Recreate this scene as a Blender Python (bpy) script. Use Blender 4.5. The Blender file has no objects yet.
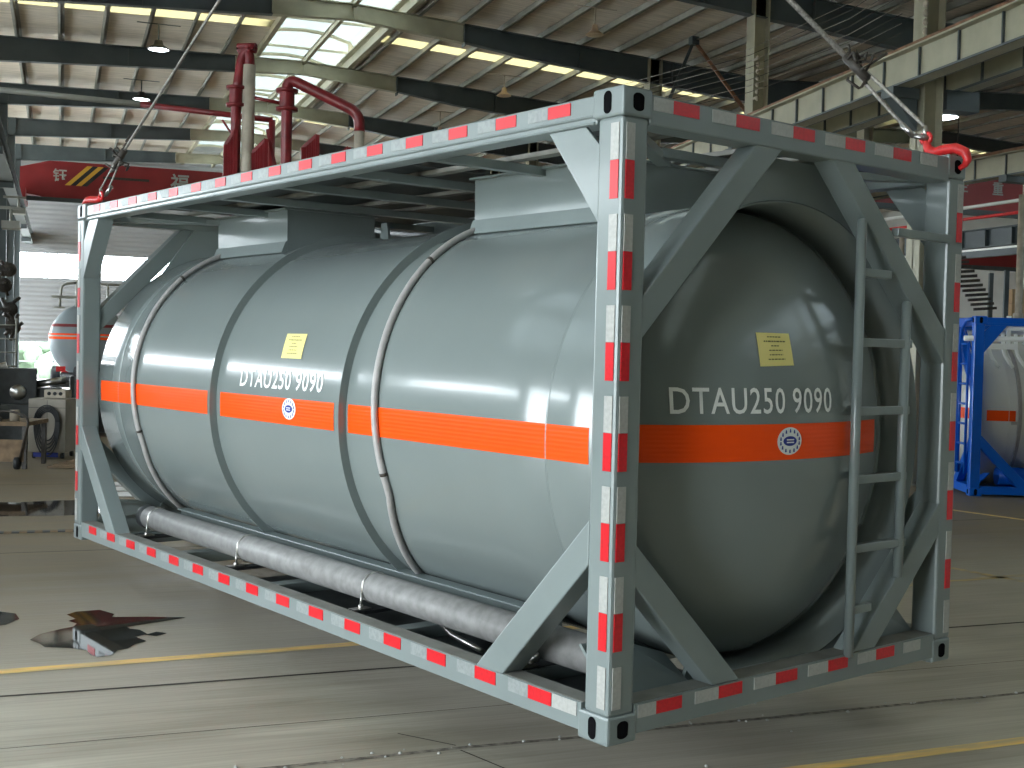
import bpy, bmesh, math, random
from mathutils import Vector, Matrix
random.seed(7)
R = math.radians
S = bpy.context.scene
COL = S.collection

# ------------------------------------------------------------------ camera, world, exposure
cam_d = bpy.data.cameras.new('camera'); cam = bpy.data.objects.new('camera', cam_d); COL.objects.link(cam)
cam_d.sensor_width = 36.0; cam_d.lens = 1209.55 / 1024 * 36.0; cam_d.clip_end = 400
right = Vector((0.937, -0.349, 0.0232)); fwd = Vector((0.349, 0.937, -0.0301)).normalized()
right = (right - right.dot(fwd) * fwd).normalized(); up = right.cross(fwd)
mw = Matrix((right, up, -fwd)).transposed().to_4x4(); mw.translation = Vector((-2.02, -4.261, 1.913))
cam.matrix_world = mw
S.camera = cam
S.view_settings.view_transform = 'Standard'; S.view_settings.look = 'None'
S.view_settings.exposure = 0.14; S.view_settings.gamma = 1.0; S.view_settings.use_curve_mapping = False
try:
    S.cycles.use_denoising = True
    S.cycles.max_bounces = 8; S.cycles.diffuse_bounces = 5; S.cycles.glossy_bounces = 4
    S.cycles.transmission_bounces = 5; S.cycles.sample_clamp_indirect = 6.0
    S.cycles.caustics_reflective = False; S.cycles.caustics_refractive = False
except Exception:
    pass
world = bpy.data.worlds.new('overcast_sky'); S.world = world; world.use_nodes = True
SKY = 19.0
bg = world.node_tree.nodes['Background']; bg.inputs['Color'].default_value = (0.86, 0.95, 1.0, 1); bg.inputs['Strength'].default_value = SKY

def portal(name, loc, rot, sx, sy):
    l = bpy.data.lights.new(name, 'AREA'); l.shape = 'RECTANGLE'; l.size = sx; l.size_y = sy
    try: l.cycles.is_portal = True
    except Exception: l.energy = 0
    o = bpy.data.objects.new(name, l); COL.objects.link(o); o.location = loc; o.rotation_euler = rot
portal('daylight_portal', (-11.8, 14, 4.37), (0, R(-90), 0), 0.75, 23)
portal('daylight_portal', (-11.8, -4.2, 2.6), (0, R(-90), 0), 5.2, 9.6)
portal('daylight_portal', (-11.8, 37, 4.15), (0, R(-90), 0), 7.7, 22)

# ------------------------------------------------------------------ materials
def mat(name, col, rough=0.5, metal=0.0, var=0.0, scale=3.0, bump=0.0, bscale=40.0, col2=None, stretch=None, coat=0.0, spec=0.5, emit=None, estr=0.0, rvar=0.0):
    m = bpy.data.materials.new(name); m.use_nodes = True; nt = m.node_tree; N = nt.nodes; L = nt.links
    b = N['Principled BSDF']
    b.inputs['Base Color'].default_value = (*col, 1); b.inputs['Roughness'].default_value = rough
    b.inputs['Metallic'].default_value = metal; b.inputs['Specular IOR Level'].default_value = spec
    b.inputs['Coat Weight'].default_value = coat; b.inputs['Coat Roughness'].default_value = 0.08
    if emit: b.inputs['Emission Color'].default_value = (*emit, 1); b.inputs['Emission Strength'].default_value = estr
    tc = N.new('ShaderNodeTexCoord'); mp = N.new('ShaderNodeMapping'); L.new(tc.outputs['Object'], mp.inputs['Vector'])
    if stretch: mp.inputs['Scale'].default_value = stretch
    if var > 0 or col2 or rvar > 0:
        n = N.new('ShaderNodeTexNoise'); n.inputs['Scale'].default_value = scale; n.inputs['Detail'].default_value = 6
        L.new(mp.outputs[0], n.inputs['Vector'])
        c2 = col2 if col2 else tuple(max(0, c * (1 - var)) for c in col)
        mx = N.new('ShaderNodeMix'); mx.data_type = 'RGBA'
        rp = N.new('ShaderNodeMapRange'); rp.inputs['From Min'].default_value = 0.35; rp.inputs['From Max'].default_value = 0.65
        L.new(n.outputs['Fac'], rp.inputs['Value']); L.new(rp.outputs[0], mx.inputs['Factor'])
        mx.inputs['A'].default_value = (*col, 1); mx.inputs['B'].default_value = (*c2, 1)
        L.new(mx.outputs['Result'], b.inputs['Base Color'])
        if rvar > 0:
            r2 = N.new('ShaderNodeMapRange'); r2.inputs['To Min'].default_value = max(0.03, rough - rvar); r2.inputs['To Max'].default_value = rough + rvar
            L.new(n.outputs['Fac'], r2.inputs['Value']); L.new(r2.outputs[0], b.inputs['Roughness'])
    if bump > 0:
        n2 = N.new('ShaderNodeTexNoise'); n2.inputs['Scale'].default_value = bscale; n2.inputs['Detail'].default_value = 4
        L.new(mp.outputs[0], n2.inputs['Vector'])
        bp = N.new('ShaderNodeBump'); bp.inputs['Strength'].default_value = bump; bp.inputs['Distance'].default_value = 0.01
        L.new(n2.outputs['Fac'], bp.inputs['Height']); L.new(bp.outputs[0], b.inputs['Normal'])
    return m

def wave_bump(m, axis, freq, strength, dist=0.02, coord='Object'):
    nt = m.node_tree; N = nt.nodes; L = nt.links; b = N['Principled BSDF']
    tc = N.new('ShaderNodeTexCoord'); w = N.new('ShaderNodeTexWave'); w.wave_type = 'BANDS'; w.bands_direction = axis
    w.inputs['Scale'].default_value = freq; w.inputs['Distortion'].default_value = 0
    L.new(tc.outputs[coord], w.inputs['Vector'])
    bp = N.new('ShaderNodeBump'); bp.inputs['Strength'].default_value = strength; bp.inputs['Distance'].default_value = dist
    L.new(w.outputs['Fac'], bp.inputs['Height']); L.new(bp.outputs[0], b.inputs['Normal'])
    return m

def translucent(name, col, mixd=0.35):
    m = bpy.data.materials.new(name); m.use_nodes = True; nt = m.node_tree; N = nt.nodes; L = nt.links
    N.remove(N['Principled BSDF']); out = N['Material Output']
    t = N.new('ShaderNodeBsdfTranslucent'); t.inputs['Color'].default_value = (*col, 1)
    d = N.new('ShaderNodeBsdfDiffuse'); d.inputs['Color'].default_value = (0.5, 0.5, 0.42, 1)
    mx = N.new('ShaderNodeMixShader'); mx.inputs[0].default_value = mixd
    L.new(t.outputs[0], mx.inputs[1]); L.new(d.outputs[0], mx.inputs[2]); L.new(mx.outputs[0], out.inputs['Surface'])
    return m

M = {}
GREY = (0.205, 0.238, 0.234)
M['paint'] = mat('grey_paint', GREY, 0.2, var=0.06, scale=1.2, bump=0.012, bscale=4, coat=0.3)
M['frame'] = mat('grey_frame_paint', (0.215, 0.252, 0.25), 0.3, var=0.1, scale=2.5, bump=0.06, bscale=30, coat=0.15)
M['dust'] = mat('dusty_grey_paint', (0.24, 0.235, 0.21), 0.6, var=0.25, scale=8)
M['orange'] = wave_bump(mat('orange_band', (1.0, 0.085, 0.004), 0.38, spec=0.25), 'Z', 16.0, 0.15, 0.004)
M['red_tape'] = mat('red_reflective_tape', (0.72, 0.012, 0.022), 0.3, var=0.15, scale=60)
M['white_tape'] = mat('white_reflective_tape', (0.45, 0.45, 0.43), 0.32, var=0.15, scale=60)
M['white_paint'] = mat('white_lettering_paint', (0.9, 0.92, 0.9), 0.5)
M['yellow_paper'] = mat('yellow_paper', (0.85, 0.75, 0.28), 0.7)
M['ink'] = mat('dark_ink', (0.12, 0.11, 0.03), 0.7)
M['blue_ink'] = mat('blue_ink', (0.01, 0.03, 0.28), 0.5)
M['hose'] = mat('grey_rubber_hose', (0.42, 0.4, 0.39), 0.4, var=0.15, scale=20)
M['pipe'] = mat('weathered_grey_pipe', (0.27, 0.265, 0.26), 0.5, var=0.3, scale=14, bump=0.02, bscale=60)
M['steel'] = mat('bright_steel', (0.6, 0.58, 0.55), 0.3, 1.0, var=0.2, scale=20)
M['black'] = mat('black_rubber', (0.02, 0.022, 0.024), 0.5)
M['hole'] = mat('dark_recess', (0.008, 0.008, 0.009), 0.9, spec=0.0)
M['faint_tape'] = mat('dulled_white_tape', (0.3, 0.325, 0.325), 0.35, var=0.2, scale=50)
M['hookred'] = mat('red_hook_paint', (0.75, 0.03, 0.03), 0.35, var=0.3, scale=30)
M['wire'] = mat('steel_wire_rope', (0.5, 0.47, 0.43), 0.45, 0.6, var=0.5, scale=60, bump=0.5, bscale=150)
M['grease'] = mat('greasy_dark_steel', (0.06, 0.05, 0.04), 0.5, var=0.5, scale=30)
M['bluebeam'] = mat('blue_frame_paint', (0.0, 0.12, 0.62), 0.3)
M['whitetank'] = mat('white_tank_paint', (0.72, 0.72, 0.68), 0.25, var=0.05, scale=2)
M['rafter'] = mat('dark_grey_steel', (0.075, 0.095, 0.1), 0.5, var=0.2, scale=2)
M['cream'] = mat('cream_steel_paint', (0.42, 0.4, 0.29), 0.5, var=0.15, scale=3)
M['purlin'] = mat('galvanised_purlin', (0.33, 0.33, 0.29), 0.5, 0.0, var=0.2, scale=4)
M['rust'] = mat('rusty_rail', (0.25, 0.12, 0.06), 0.7, var=0.4, scale=10)
M['redsteel'] = mat('red_crane_paint', (0.3, 0.025, 0.028), 0.45, var=0.15, scale=2)
M['redpipe'] = mat('red_oxide_pipe_paint', (0.22, 0.016, 0.02), 0.4, var=0.35, scale=6)
M['beige'] = mat('beige_pipe', (0.5, 0.44, 0.35), 0.5, var=0.3, scale=6)
M['foil'] = mat('roof_insulation_foil', (0.8, 0.72, 0.62), 0.6, var=0.25, scale=3.0, bump=0.5, bscale=5, stretch=(0.5, 5, 1))
M['skylight'] = translucent('yellowed_skylight_sheet', (0.105, 0.088, 0.042), 0.3)
M['monitor'] = translucent('pale_skylight_sheet', (0.075, 0.085, 0.082), 0.4)
M['fill_sheet'] = translucent('added_fill_sheet', (0.125, 0.14, 0.145), 0.2)  # translucent roofing added out of view to light the hall
M['wall'] = wave_bump(mat('corrugated_wall_sheet', (0.3, 0.305, 0.31), 0.55, var=0.08, scale=1), 'Z', 1.6, 0.6, 0.05)
M['walllight'] = mat('plastered_wall', (0.45, 0.44, 0.4), 0.8, var=0.1, scale=1)
M['glass'] = mat('window_frame_white', (0.7, 0.72, 0.75), 0.5)
M['yellow'] = mat('yellow_paint', (0.75, 0.42, 0.05), 0.5)
M['cab'] = mat('beige_sheet_metal', (0.3, 0.27, 0.22), 0.5, var=0.15, scale=4)
M['card'] = mat('cardboard', (0.55, 0.38, 0.2), 0.8, var=0.15, scale=5)
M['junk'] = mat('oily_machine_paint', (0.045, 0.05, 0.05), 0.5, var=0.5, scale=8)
M['wood'] = mat('worn_timber', (0.25, 0.17, 0.1), 0.8, var=0.4, scale=8)
M['green'] = mat('green_leaves', (0.22, 0.3, 0.2), 0.8, var=0.4, scale=2)
M['asphalt'] = mat('outside_concrete', (0.6, 0.6, 0.57), 0.9)
M['lampglow'] = mat('lamp_lens', (0.9, 0.95, 1), 0.4, emit=(0.85, 0.95, 1.0), estr=9.0)
M['lampcone'] = mat('aged_enamel_shade', (0.6, 0.45, 0.3), 0.4)
M['water'] = mat('oily_water', (0.02, 0.018, 0.016), 0.04, spec=0.5)

# concrete floor
def floor_mat():
    m = bpy.data.materials.new('swept_concrete'); m.use_nodes = True; nt = m.node_tree; N = nt.nodes; L = nt.links; b = N['Principled BSDF']
    tc = N.new('ShaderNodeTexCoord')
    def noise(sc, scale, det=6, dist=0.0):
        mp = N.new('ShaderNodeMapping'); mp.inputs['Scale'].default_value = sc; L.new(tc.outputs['Object'], mp.inputs['Vector'])
        n = N.new('ShaderNodeTexNoise'); n.inputs['Scale'].default_value = scale; n.inputs['Detail'].default_value = det; n.inputs['Distortion'].default_value = dist
        L.new(mp.outputs[0], n.inputs['Vector']); return n
    a = noise((0.35, 2.6, 1), 1.6, 8, 0.6); c = noise((0.25, 9, 1), 5.0, 6); d = noise((1, 1, 1), 0.35, 3)
    r1 = N.new('ShaderNodeValToRGB'); L.new(a.outputs['Fac'], r1.inputs[0])
    r1.color_ramp.elements[0].position = 0.3; r1.color_ramp.elements[0].color = (0.37, 0.335, 0.265, 1)
    r1.color_ramp.elements[1].position = 0.72; r1.color_ramp.elements[1].color = (0.56, 0.525, 0.435, 1)
    mx = N.new('ShaderNodeMix'); mx.data_type = 'RGBA'; mx.blend_type = 'MULTIPLY'; mx.inputs['Factor'].default_value = 0.32
    r2 = N.new('ShaderNodeValToRGB'); L.new(c.outputs['Fac'], r2.inputs[0])
    r2.color_ramp.elements[0].position = 0.32; r2.color_ramp.elements[0].color = (0.62, 0.6, 0.56, 1)
    r2.color_ramp.elements[1].position = 0.62; r2.color_ramp.elements[1].color = (1.1, 1.1, 1.1, 1)
    L.new(r1.outputs[0], mx.inputs['A']); L.new(r2.outputs[0], mx.inputs['B'])
    mx2 = N.new('ShaderNodeMix'); mx2.data_type = 'RGBA'; mx2.blend_type = 'MULTIPLY'; mx2.inputs['Factor'].default_value = 0.5
    r3 = N.new('ShaderNodeValToRGB'); L.new(d.outputs['Fac'], r3.inputs[0])
    r3.color_ramp.elements[0].position = 0.35; r3.color_ramp.elements[0].color = (0.7, 0.66, 0.6, 1)
    r3.color_ramp.elements[1].position = 0.65; r3.color_ramp.elements[1].color = (1.1, 1.12, 1.12, 1)
    L.new(mx.outputs['Result'], mx2.inputs['A']); L.new(r3.outputs[0], mx2.inputs['B'])
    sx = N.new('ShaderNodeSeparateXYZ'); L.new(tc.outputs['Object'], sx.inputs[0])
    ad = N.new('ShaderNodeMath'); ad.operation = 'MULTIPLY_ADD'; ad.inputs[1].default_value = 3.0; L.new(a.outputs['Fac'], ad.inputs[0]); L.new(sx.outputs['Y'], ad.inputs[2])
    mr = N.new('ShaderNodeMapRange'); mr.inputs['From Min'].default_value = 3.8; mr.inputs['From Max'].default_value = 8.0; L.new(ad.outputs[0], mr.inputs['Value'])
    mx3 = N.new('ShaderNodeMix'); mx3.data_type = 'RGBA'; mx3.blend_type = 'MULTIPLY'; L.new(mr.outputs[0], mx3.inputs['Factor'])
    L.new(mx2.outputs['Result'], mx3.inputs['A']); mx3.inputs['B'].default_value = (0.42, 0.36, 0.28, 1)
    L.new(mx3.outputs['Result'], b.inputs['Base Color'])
    rr = N.new('ShaderNodeMapRange'); rr.inputs['To Min'].default_value = 0.38; rr.inputs['To Max'].default_value = 0.65; L.new(a.outputs['Fac'], rr.inputs['Value'])
    L.new(rr.outputs[0], b.inputs['Roughness'])
    bp = N.new('ShaderNodeBump'); bp.inputs['Strength'].default_value = 0.25; bp.inputs['Distance'].default_value = 0.01
    L.new(c.outputs['Fac'], bp.inputs['Height']); L.new(bp.outputs[0], b.inputs['Normal'])
    return m
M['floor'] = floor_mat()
def worn_yellow():
    m = mat('worn_yellow_floor_paint', (0.95, 0.62, 0.17), 0.55, col2=(0.6, 0.46, 0.23), scale=5.0, stretch=(0.6, 4, 1))
    return m
M['worn_yellow'] = worn_yellow()
M['faint_yellow'] = mat('faded_yellow_floor_paint', (0.55, 0.4, 0.15), 0.55, col2=(0.3, 0.27, 0.21), scale=3.5, stretch=(0.8, 3, 1))

# ------------------------------------------------------------------ mesh helpers
class MB:
    def __init__(s): s.v = []; s.f = []; s.m = []; s.sm = []
    def add(s, vs, fs, m=0, smooth=False):
        o = len(s.v); s.v += [tuple(v) for v in vs]
        for f in fs: s.f.append(tuple(i + o for i in f)); s.m.append(m); s.sm.append(smooth)
        return s
    def hexa(s, p, m=0): return s.add(p, [(0, 3, 2, 1), (4, 5, 6, 7), (0, 1, 5, 4), (1, 2, 6, 5), (2, 3, 7, 6), (3, 0, 4, 7)], m)
    def box(s, a, b, m=0):
        x0, y0, z0 = [min(a[i], b[i]) for i in range(3)]; x1, y1, z1 = [max(a[i], b[i]) for i in range(3)]
        return s.hexa([(x0, y0, z0), (x1, y0, z0), (x1, y1, z0), (x0, y1, z0), (x0, y0, z1), (x1, y0, z1), (x1, y1, z1), (x0, y1, z1)], m)
    def prism(s, pts, vec, m=0):
        n = len(pts); v = Vector(vec); P = [Vector(p) for p in pts]
        nr = Vector((0, 0, 0))
        for i in range(n): nr += P[i].cross(P[(i + 1) % n])
        if nr.dot(v) < 0: P.reverse()
        vs = P + [p + v for p in P]
        return s.add(vs, [tuple(reversed(range(n))), tuple(range(n, 2 * n))] + [(i, (i + 1) % n, n + (i + 1) % n, n + i) for i in range(n)], m)
    def bar(s, a, b, w, h, upv=(0, 0, 1), m=0):
        a = Vector(a); b = Vector(b); d = (b - a).normalized(); u = Vector(upv)
        if abs(d.dot(u)) > 0.98: u = Vector((1, 0, 0))
        sd = d.cross(u).normalized(); u = sd.cross(d)
        q = lambda c: [c - sd * w / 2 - u * h / 2, c + sd * w / 2 - u * h / 2, c + sd * w / 2 + u * h / 2, c - sd * w / 2 + u * h / 2]
        A = q(a); B = q(b)
        return s.add(A + B, [(0, 1, 2, 3), (7, 6, 5, 4), (0, 4, 5, 1), (1, 5, 6, 2), (2, 6, 7, 3), (3, 7, 4, 0)], m)
    def ibeam(s, a, b, w, h, tf, tw, m=0, upv=(0, 0, 1)):
        a = Vector(a); b = Vector(b); d = (b - a).normalized(); u = Vector(upv); sd = d.cross(u).normalized(); u = sd.cross(d)
        o = u * (h / 2 - tf / 2)
        s.bar(a + o, b + o, w, tf, upv, m); s.bar(a - o, b - o, w, tf, upv, m); s.bar(a, b, tw, h - 2 * tf, upv, m); return s
    def tube(s, pts, r, n=12, m=0, caps=True):
        P = [Vector(p) for p in pts]; k = len(P); rs = r if isinstance(r, (list, tuple)) else [r] * k
        T = []
        for i in range(k):
            t = (P[min(i + 1, k - 1)] - P[max(i - 1, 0)]); T.append(t.normalized())
        u = T[0].cross(Vector((0, 0, 1)))
        if u.length < 1e-3: u = T[0].cross(Vector((1, 0, 0)))
        u.normalize(); vs = []
        for i in range(k):
            u = (u - u.dot(T[i]) * T[i]).normalized(); w = T[i].cross(u)
            for j in range(n):
                a = 2 * math.pi * j / n; vs.append(P[i] + (u * math.cos(a) + w * math.sin(a)) * rs[i])
        fs = [(i * n + j, i * n + (j + 1) % n, (i + 1) * n + (j + 1) % n, (i + 1) * n + j) for i in range(k - 1) for j in range(n)]
        s.add(vs, fs, m, True)
        if caps: s.add(vs[:n], [tuple(reversed(range(n)))], m); s.add(vs[-n:], [tuple(range(n))], m)
        return s
    def lathe(s, prof, c, axis='Z', n=32, m=0, smooth=True, a0=0.0, a1=2 * math.pi, sx=1.0):
        # prof: (radius, along)
        c = Vector(c); full = abs(a1 - a0 - 2 * math.pi) < 1e-6; cols = n if full else n + 1; vs = []
        for r, h in prof:
            for j in range(cols):
                a = a0 + (a1 - a0) * j / n; x = r * math.cos(a) * sx; y = r * math.sin(a)
                vs.append(c + (Vector((x, y, h)) if axis == 'Z' else Vector((x, h, y)) if axis == 'Y' else Vector((h, x, y))))
        fs = []
        for i in range(len(prof) - 1):
            for j in range(n):
                q = (i * cols + j, i * cols + (j + 1) % cols, (i + 1) * cols + (j + 1) % cols, (i + 1) * cols + j)
                fs.append(q if axis != 'Y' else tuple(reversed(q)))
        return s.add(vs, fs, m, smooth)
    def build(s, name, mats, parent=None, bevel=0.0, loc=None, recalc=True):
        me = bpy.data.meshes.new(name)
        me.from_pydata(s.v, [], s.f)
        if not isinstance(mats, (list, tuple)): mats = [mats]
        for mm in mats: me.materials.append(mm)
        me.polygons.foreach_set('material_index', s.m); me.polygons.foreach_set('use_smooth', s.sm)
        if recalc:
            bm = bmesh.new(); bm.from_mesh(me); bmesh.ops.remove_doubles(bm, verts=bm.verts, dist=1e-6)
            bmesh.ops.recalc_face_normals(bm, faces=bm.faces); bm.to_mesh(me); bm.free()
        me.update()
        o = bpy.data.objects.new(name, me); COL.objects.link(o)
        if parent: o.parent = parent
        if loc: o.location = loc
        if bevel > 0:
            bv = o.modifiers.new('bevel', 'BEVEL'); bv.width = bevel; bv.segments = 2; bv.limit_method = 'ANGLE'; bv.angle_limit = R(40)
        return o

def tag(o, label=None, cat=None, group=None, kind=None):
    if label: o['label'] = label
    if cat: o['category'] = cat
    if group: o['group'] = group
    if kind: o['kind'] = kind
    return o
def root(name, loc, rz, label, cat, group=None):
    o = bpy.data.objects.new(name, None); COL.objects.link(o); o.location = loc; o.rotation_euler = (0, 0, rz); o.empty_display_size = 0.2
    return tag(o, label, cat, group)
def copy_tree(o, parent=None, loc=None, rot=None):
    c = o.copy(); COL.objects.link(c); c.parent = parent
    if loc is not None: c.location = loc
    if rot is not None: c.rotation_euler = rot
    for ch in list(o.children): copy_tree(ch, c)
    return c
def struct(name, mb, mats, label=None, group=None, bevel=0):
    o = mb.build(name, mats, None, bevel); return tag(o, label, None, group, 'structure')

def text_mesh(name, body, mats, fmap, parent, offset=0.0, squeeze=None, space=1.0):
    """lay flat lettering (unit box u,v in 0..1) onto a surface through fmap(u,v)"""
    cu = bpy.data.curves.new(name, 'FONT'); cu.body = body; cu.offset = offset; cu.resolution_u = 3; cu.space_character = space
    t = bpy.data.objects.new(name, cu); COL.objects.link(t); bpy.context.view_layer.update()
    dg = bpy.context.evaluated_depsgraph_get(); me = bpy.data.meshes.new_from_object(t.evaluated_get(dg))
    bpy.data.objects.remove(t)
    if len(me.vertices) == 0: return None
    xs = [v.co.x for v in me.vertices]; ys = [v.co.y for v in me.vertices]
    x0, x1, y0, y1 = min(xs), max(xs), min(ys), max(ys)
    for v in me.vertices: v.co = fmap((v.co.x - x0) / (x1 - x0), (v.co.y - y0) / (y1 - y0))
    me.materials.clear(); me.materials.append(mats); me.name = name
    o = bpy.data.objects.new(name, me); COL.objects.link(o); o.parent = parent
    return o

# ================================================================== THE BUILDING (x across, y along the ridge)
NEAR, FAR, LW, RW = -16.0, 50.0, -12.0, 36.0
def roof_z(x):
    if x <= 4: return 9.53 - (4 - x) * 0.02
    if x <= 14.6: return 9.53 - (x - 4) * 0.06
    if x <= 25.3: return 8.894 + (x - 14.6) * 0.05
    return 9.429 - (x - 25.3) * 0.05
RAFT = [-13.4 + 6 * k for k in range(11)]  # -13.4 ... 46.6
fb = MB(); fb.add([(LW, NEAR, 0), (RW, NEAR, 0), (RW, FAR, 0), (LW, FAR, 0)], [(0, 1, 2, 3)])
floor = struct('floor', fb, M['floor'], 'smooth swept grey concrete workshop floor')
g = MB(); g.add([(-90, -60, -0.05), (110, -60, -0.05), (110, 140, -0.05), (-90, 140, -0.05)], [(0, 1, 2, 3)])
struct('ground', g, M['asphalt'], 'pale yard outside the workshop windows')
# floor joints and painted lines: children of the floor
def strip(name, pts, w, m, z=0.002):
    b = MB()
    for (x0, y0), (x1, y1) in zip(pts[:-1], pts[1:]):
        d = Vector((x1 - x0, y1 - y0, 0)).normalized(); n = Vector((-d.y, d.x, 0)) * w / 2
        a = Vector((x0, y0, z)); c = Vector((x1, y1, z)); b.add([a - n, c - n, c + n, a + n], [(0, 1, 2, 3)])
    return b.build(name, m, floor, recalc=False)
joint = mat('dark_floor_joint', (0.05, 0.04, 0.03), 0.8, var=0.4, scale=10)
rough_joint = mat('crumbling_floor_joint', (0.1, 0.085, 0.065), 0.85, col2=(0.3, 0.27, 0.22), scale=25)
def wob(x0, x1, y, a, n, seed):
    rr = random.Random(seed); return [(x0 + (x1 - x0) * i / n, y + rr.uniform(-a, a)) for i in range(n + 1)]
strip('floor_joint', wob(-12, 20, 2.63, 0.006, 60, 1), 0.028, joint)
strip('floor_joint', wob(-12, 20, 1.15, 0.012, 90, 2), 0.035, rough_joint)
strip('floor_joint', [(-0.45, 1.45), (-0.23, 1.2)], 0.009, joint); strip('floor_joint', [(-0.23, 1.13), (-0.1, 0.8), (0.1, 0.1)], 0.009, joint)
strip('floor_joint', wob(-12, 20, 1.75, 0.004, 50, 3), 0.006, joint)
strip('floor_joint', wob(-12, 20, 7.2, 0.01, 50, 4), 0.02, joint)
strip('floor_joint', wob(-12, 20, 12.5, 0.01, 50, 5), 0.02, joint)
strip('painted_line', [(-12, 3.05), (-2.33, 3.14), (0.5, 3.29), (2.0, 3.34)], 0.1, M['worn_yellow'], 0.003)
strip('painted_line', [(0.7, 0.42), (2.54, 0.47), (6.0, 0.55)], 0.085, M['worn_yellow'], 0.003)
strip('painted_line', [(8.3, 8.9), (8.48, 8.0), (8.75, 7.06), (9.2, 5.2)], 0.1, M['worn_yellow'], 0.003)
strip('painted_line', [(4.6, 4.85), (5.58, 4.6), (5.76, 3.89)], 0.09, M['faint_yellow'], 0.003)
strip('painted_line', [(3.9, 3.95), (6.6, 4.2)], 0.09, M['faint_yellow'], 0.003)

# ceiling: folded sheets with translucent strips in every second bay, open monitor over the ridge
cb = MB()
def sheet(x0, x1, y0, y1, m):
    cb.add([(x0, y0, roof_z(x0) + 0.14), (x0, y1, roof_z(x0) + 0.14), (x1, y1, roof_z(x1) + 0.14), (x1, y0, roof_z(x1) + 0.14)], [(0, 1, 2, 3)], m)
segs = [(-4.3, 2.75), (5.25, 14.6), (14.6, 17.0)]
sheet(17.0, 34.0, NEAR, 12.0, 2); sheet(24.0, 34.0, 12.0, 29.3, 0); sheet(24.0, 34.0, 29.3, 31.2, 1); sheet(24.0, 34.0, 31.2, FAR, 0); sheet(17.0, 24.0, 12.0, 26.3, 0); sheet(17.0, 24.0, 26.3, 28.2, 1); sheet(17.0, 24.0, 28.2, FAR, 0); sheet(34.0, RW, NEAR, FAR, 0)  # near part of second hall roof: unseen fill sheet, added for light
ys = [NEAR]; strips = []
for yc in (1.6, 13.6, 25.6, 37.5): strips.append((yc - 0.34, yc + 0.34))
for x0, x1 in segs:
    prev = NEAR if x0 != 17.0 else 12.0
    for a, b in strips:
        if a < prev: continue
        sheet(x0, x1, prev, a, 0); sheet(x0, x1, a, b, 1); prev = b
    sheet(x0, x1, prev, FAR, 0)
prev = NEAR
sheet(LW, -4.3, NEAR, -4.0, 0); sheet(LW, -4.3, -4.0, 9.0, 2); sheet(LW, -4.3, 9.0, FAR, 0)  # left bay roof: unseen translucent stretch added as soft fill light
struct('ceiling', cb, [M['foil'], M['skylight'], M['fill_sheet']], 'foil-lined pitched metal roof with yellowed skylight strips')
mb = MB()
prof = [(2.55, 9.9), (2.75, 10.2), (3.4, 10.38), (4.0, 10.42), (4.6, 10.38), (5.25, 10.2), (5.45, 9.9)]
for (xa, za), (xb, zb) in zip(prof[:-1], prof[1:]): mb.add([(xa, NEAR, za), (xa, FAR, za), (xb, FAR, zb), (xb, NEAR, zb)], [(0, 1, 2, 3)])
struct('roof_monitor', mb, M['monitor'], 'raised translucent ridge monitor running down the roof')
# monitor ribs and posts
for k, y in enumerate(RAFT + [y + 3 for y in RAFT]):
    b = MB(); b.tube([(x, y, z - 0.08) for x, z in prof], 0.05, 6)
    for x in (2.75, 5.25): b.bar((x, y, roof_z(x)), (x, y, 10.15), 0.07, 0.07)
    b.bar((2.75, y, 9.85), (5.25, y, 9.85), 0.05, 0.06)
    struct('roof_truss', b, M['cream'], group='monitor ribs above the ridge', label='thin cream rib arching inside the ridge monitor')
for x in (2.75, 5.25):
    b = MB(); b.box((x - 0.06, NEAR, roof_z(x) - 0.02), (x + 0.06, FAR, roof_z(x) + 0.22)); b.box((x - 0.2, NEAR, roof_z(x) + 0.2), (x + 0.2, FAR, roof_z(x) + 0.24))
    struct('roof_beam', b, M['cream'], 'cream curb beam along the %s edge of the ridge monitor' % ('left' if x < 4 else 'right'))
b = MB(); b.ibeam((4.0, NEAR, 9.5), (4.0, FAR, 9.5), 0.09, 0.16, 0.012, 0.03); struct('roof_beam', b, M['cream'], 'slim cream ridge purlin through the centre of the monitor')
# purlins
xs = [-11.13 + k for k in range(14)] + [5.55 + k for k in range(30)]
for k, x in enumerate(xs):
    b = MB(); zt = roof_z(x) + 0.13
    b.box((x - 0.012, NEAR, zt - 0.17), (x + 0.012, FAR, zt)); b.box((x - 0.012, NEAR, zt - 0.012), (x + 0.075, FAR, zt)); b.box((x - 0.075, NEAR, zt - 0.17), (x + 0.012, FAR, zt - 0.158))
    struct('roof_purlin', b, M['purlin'], 'thin galvanised purlin running under the foil-lined roof', 'roof purlins')
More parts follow.
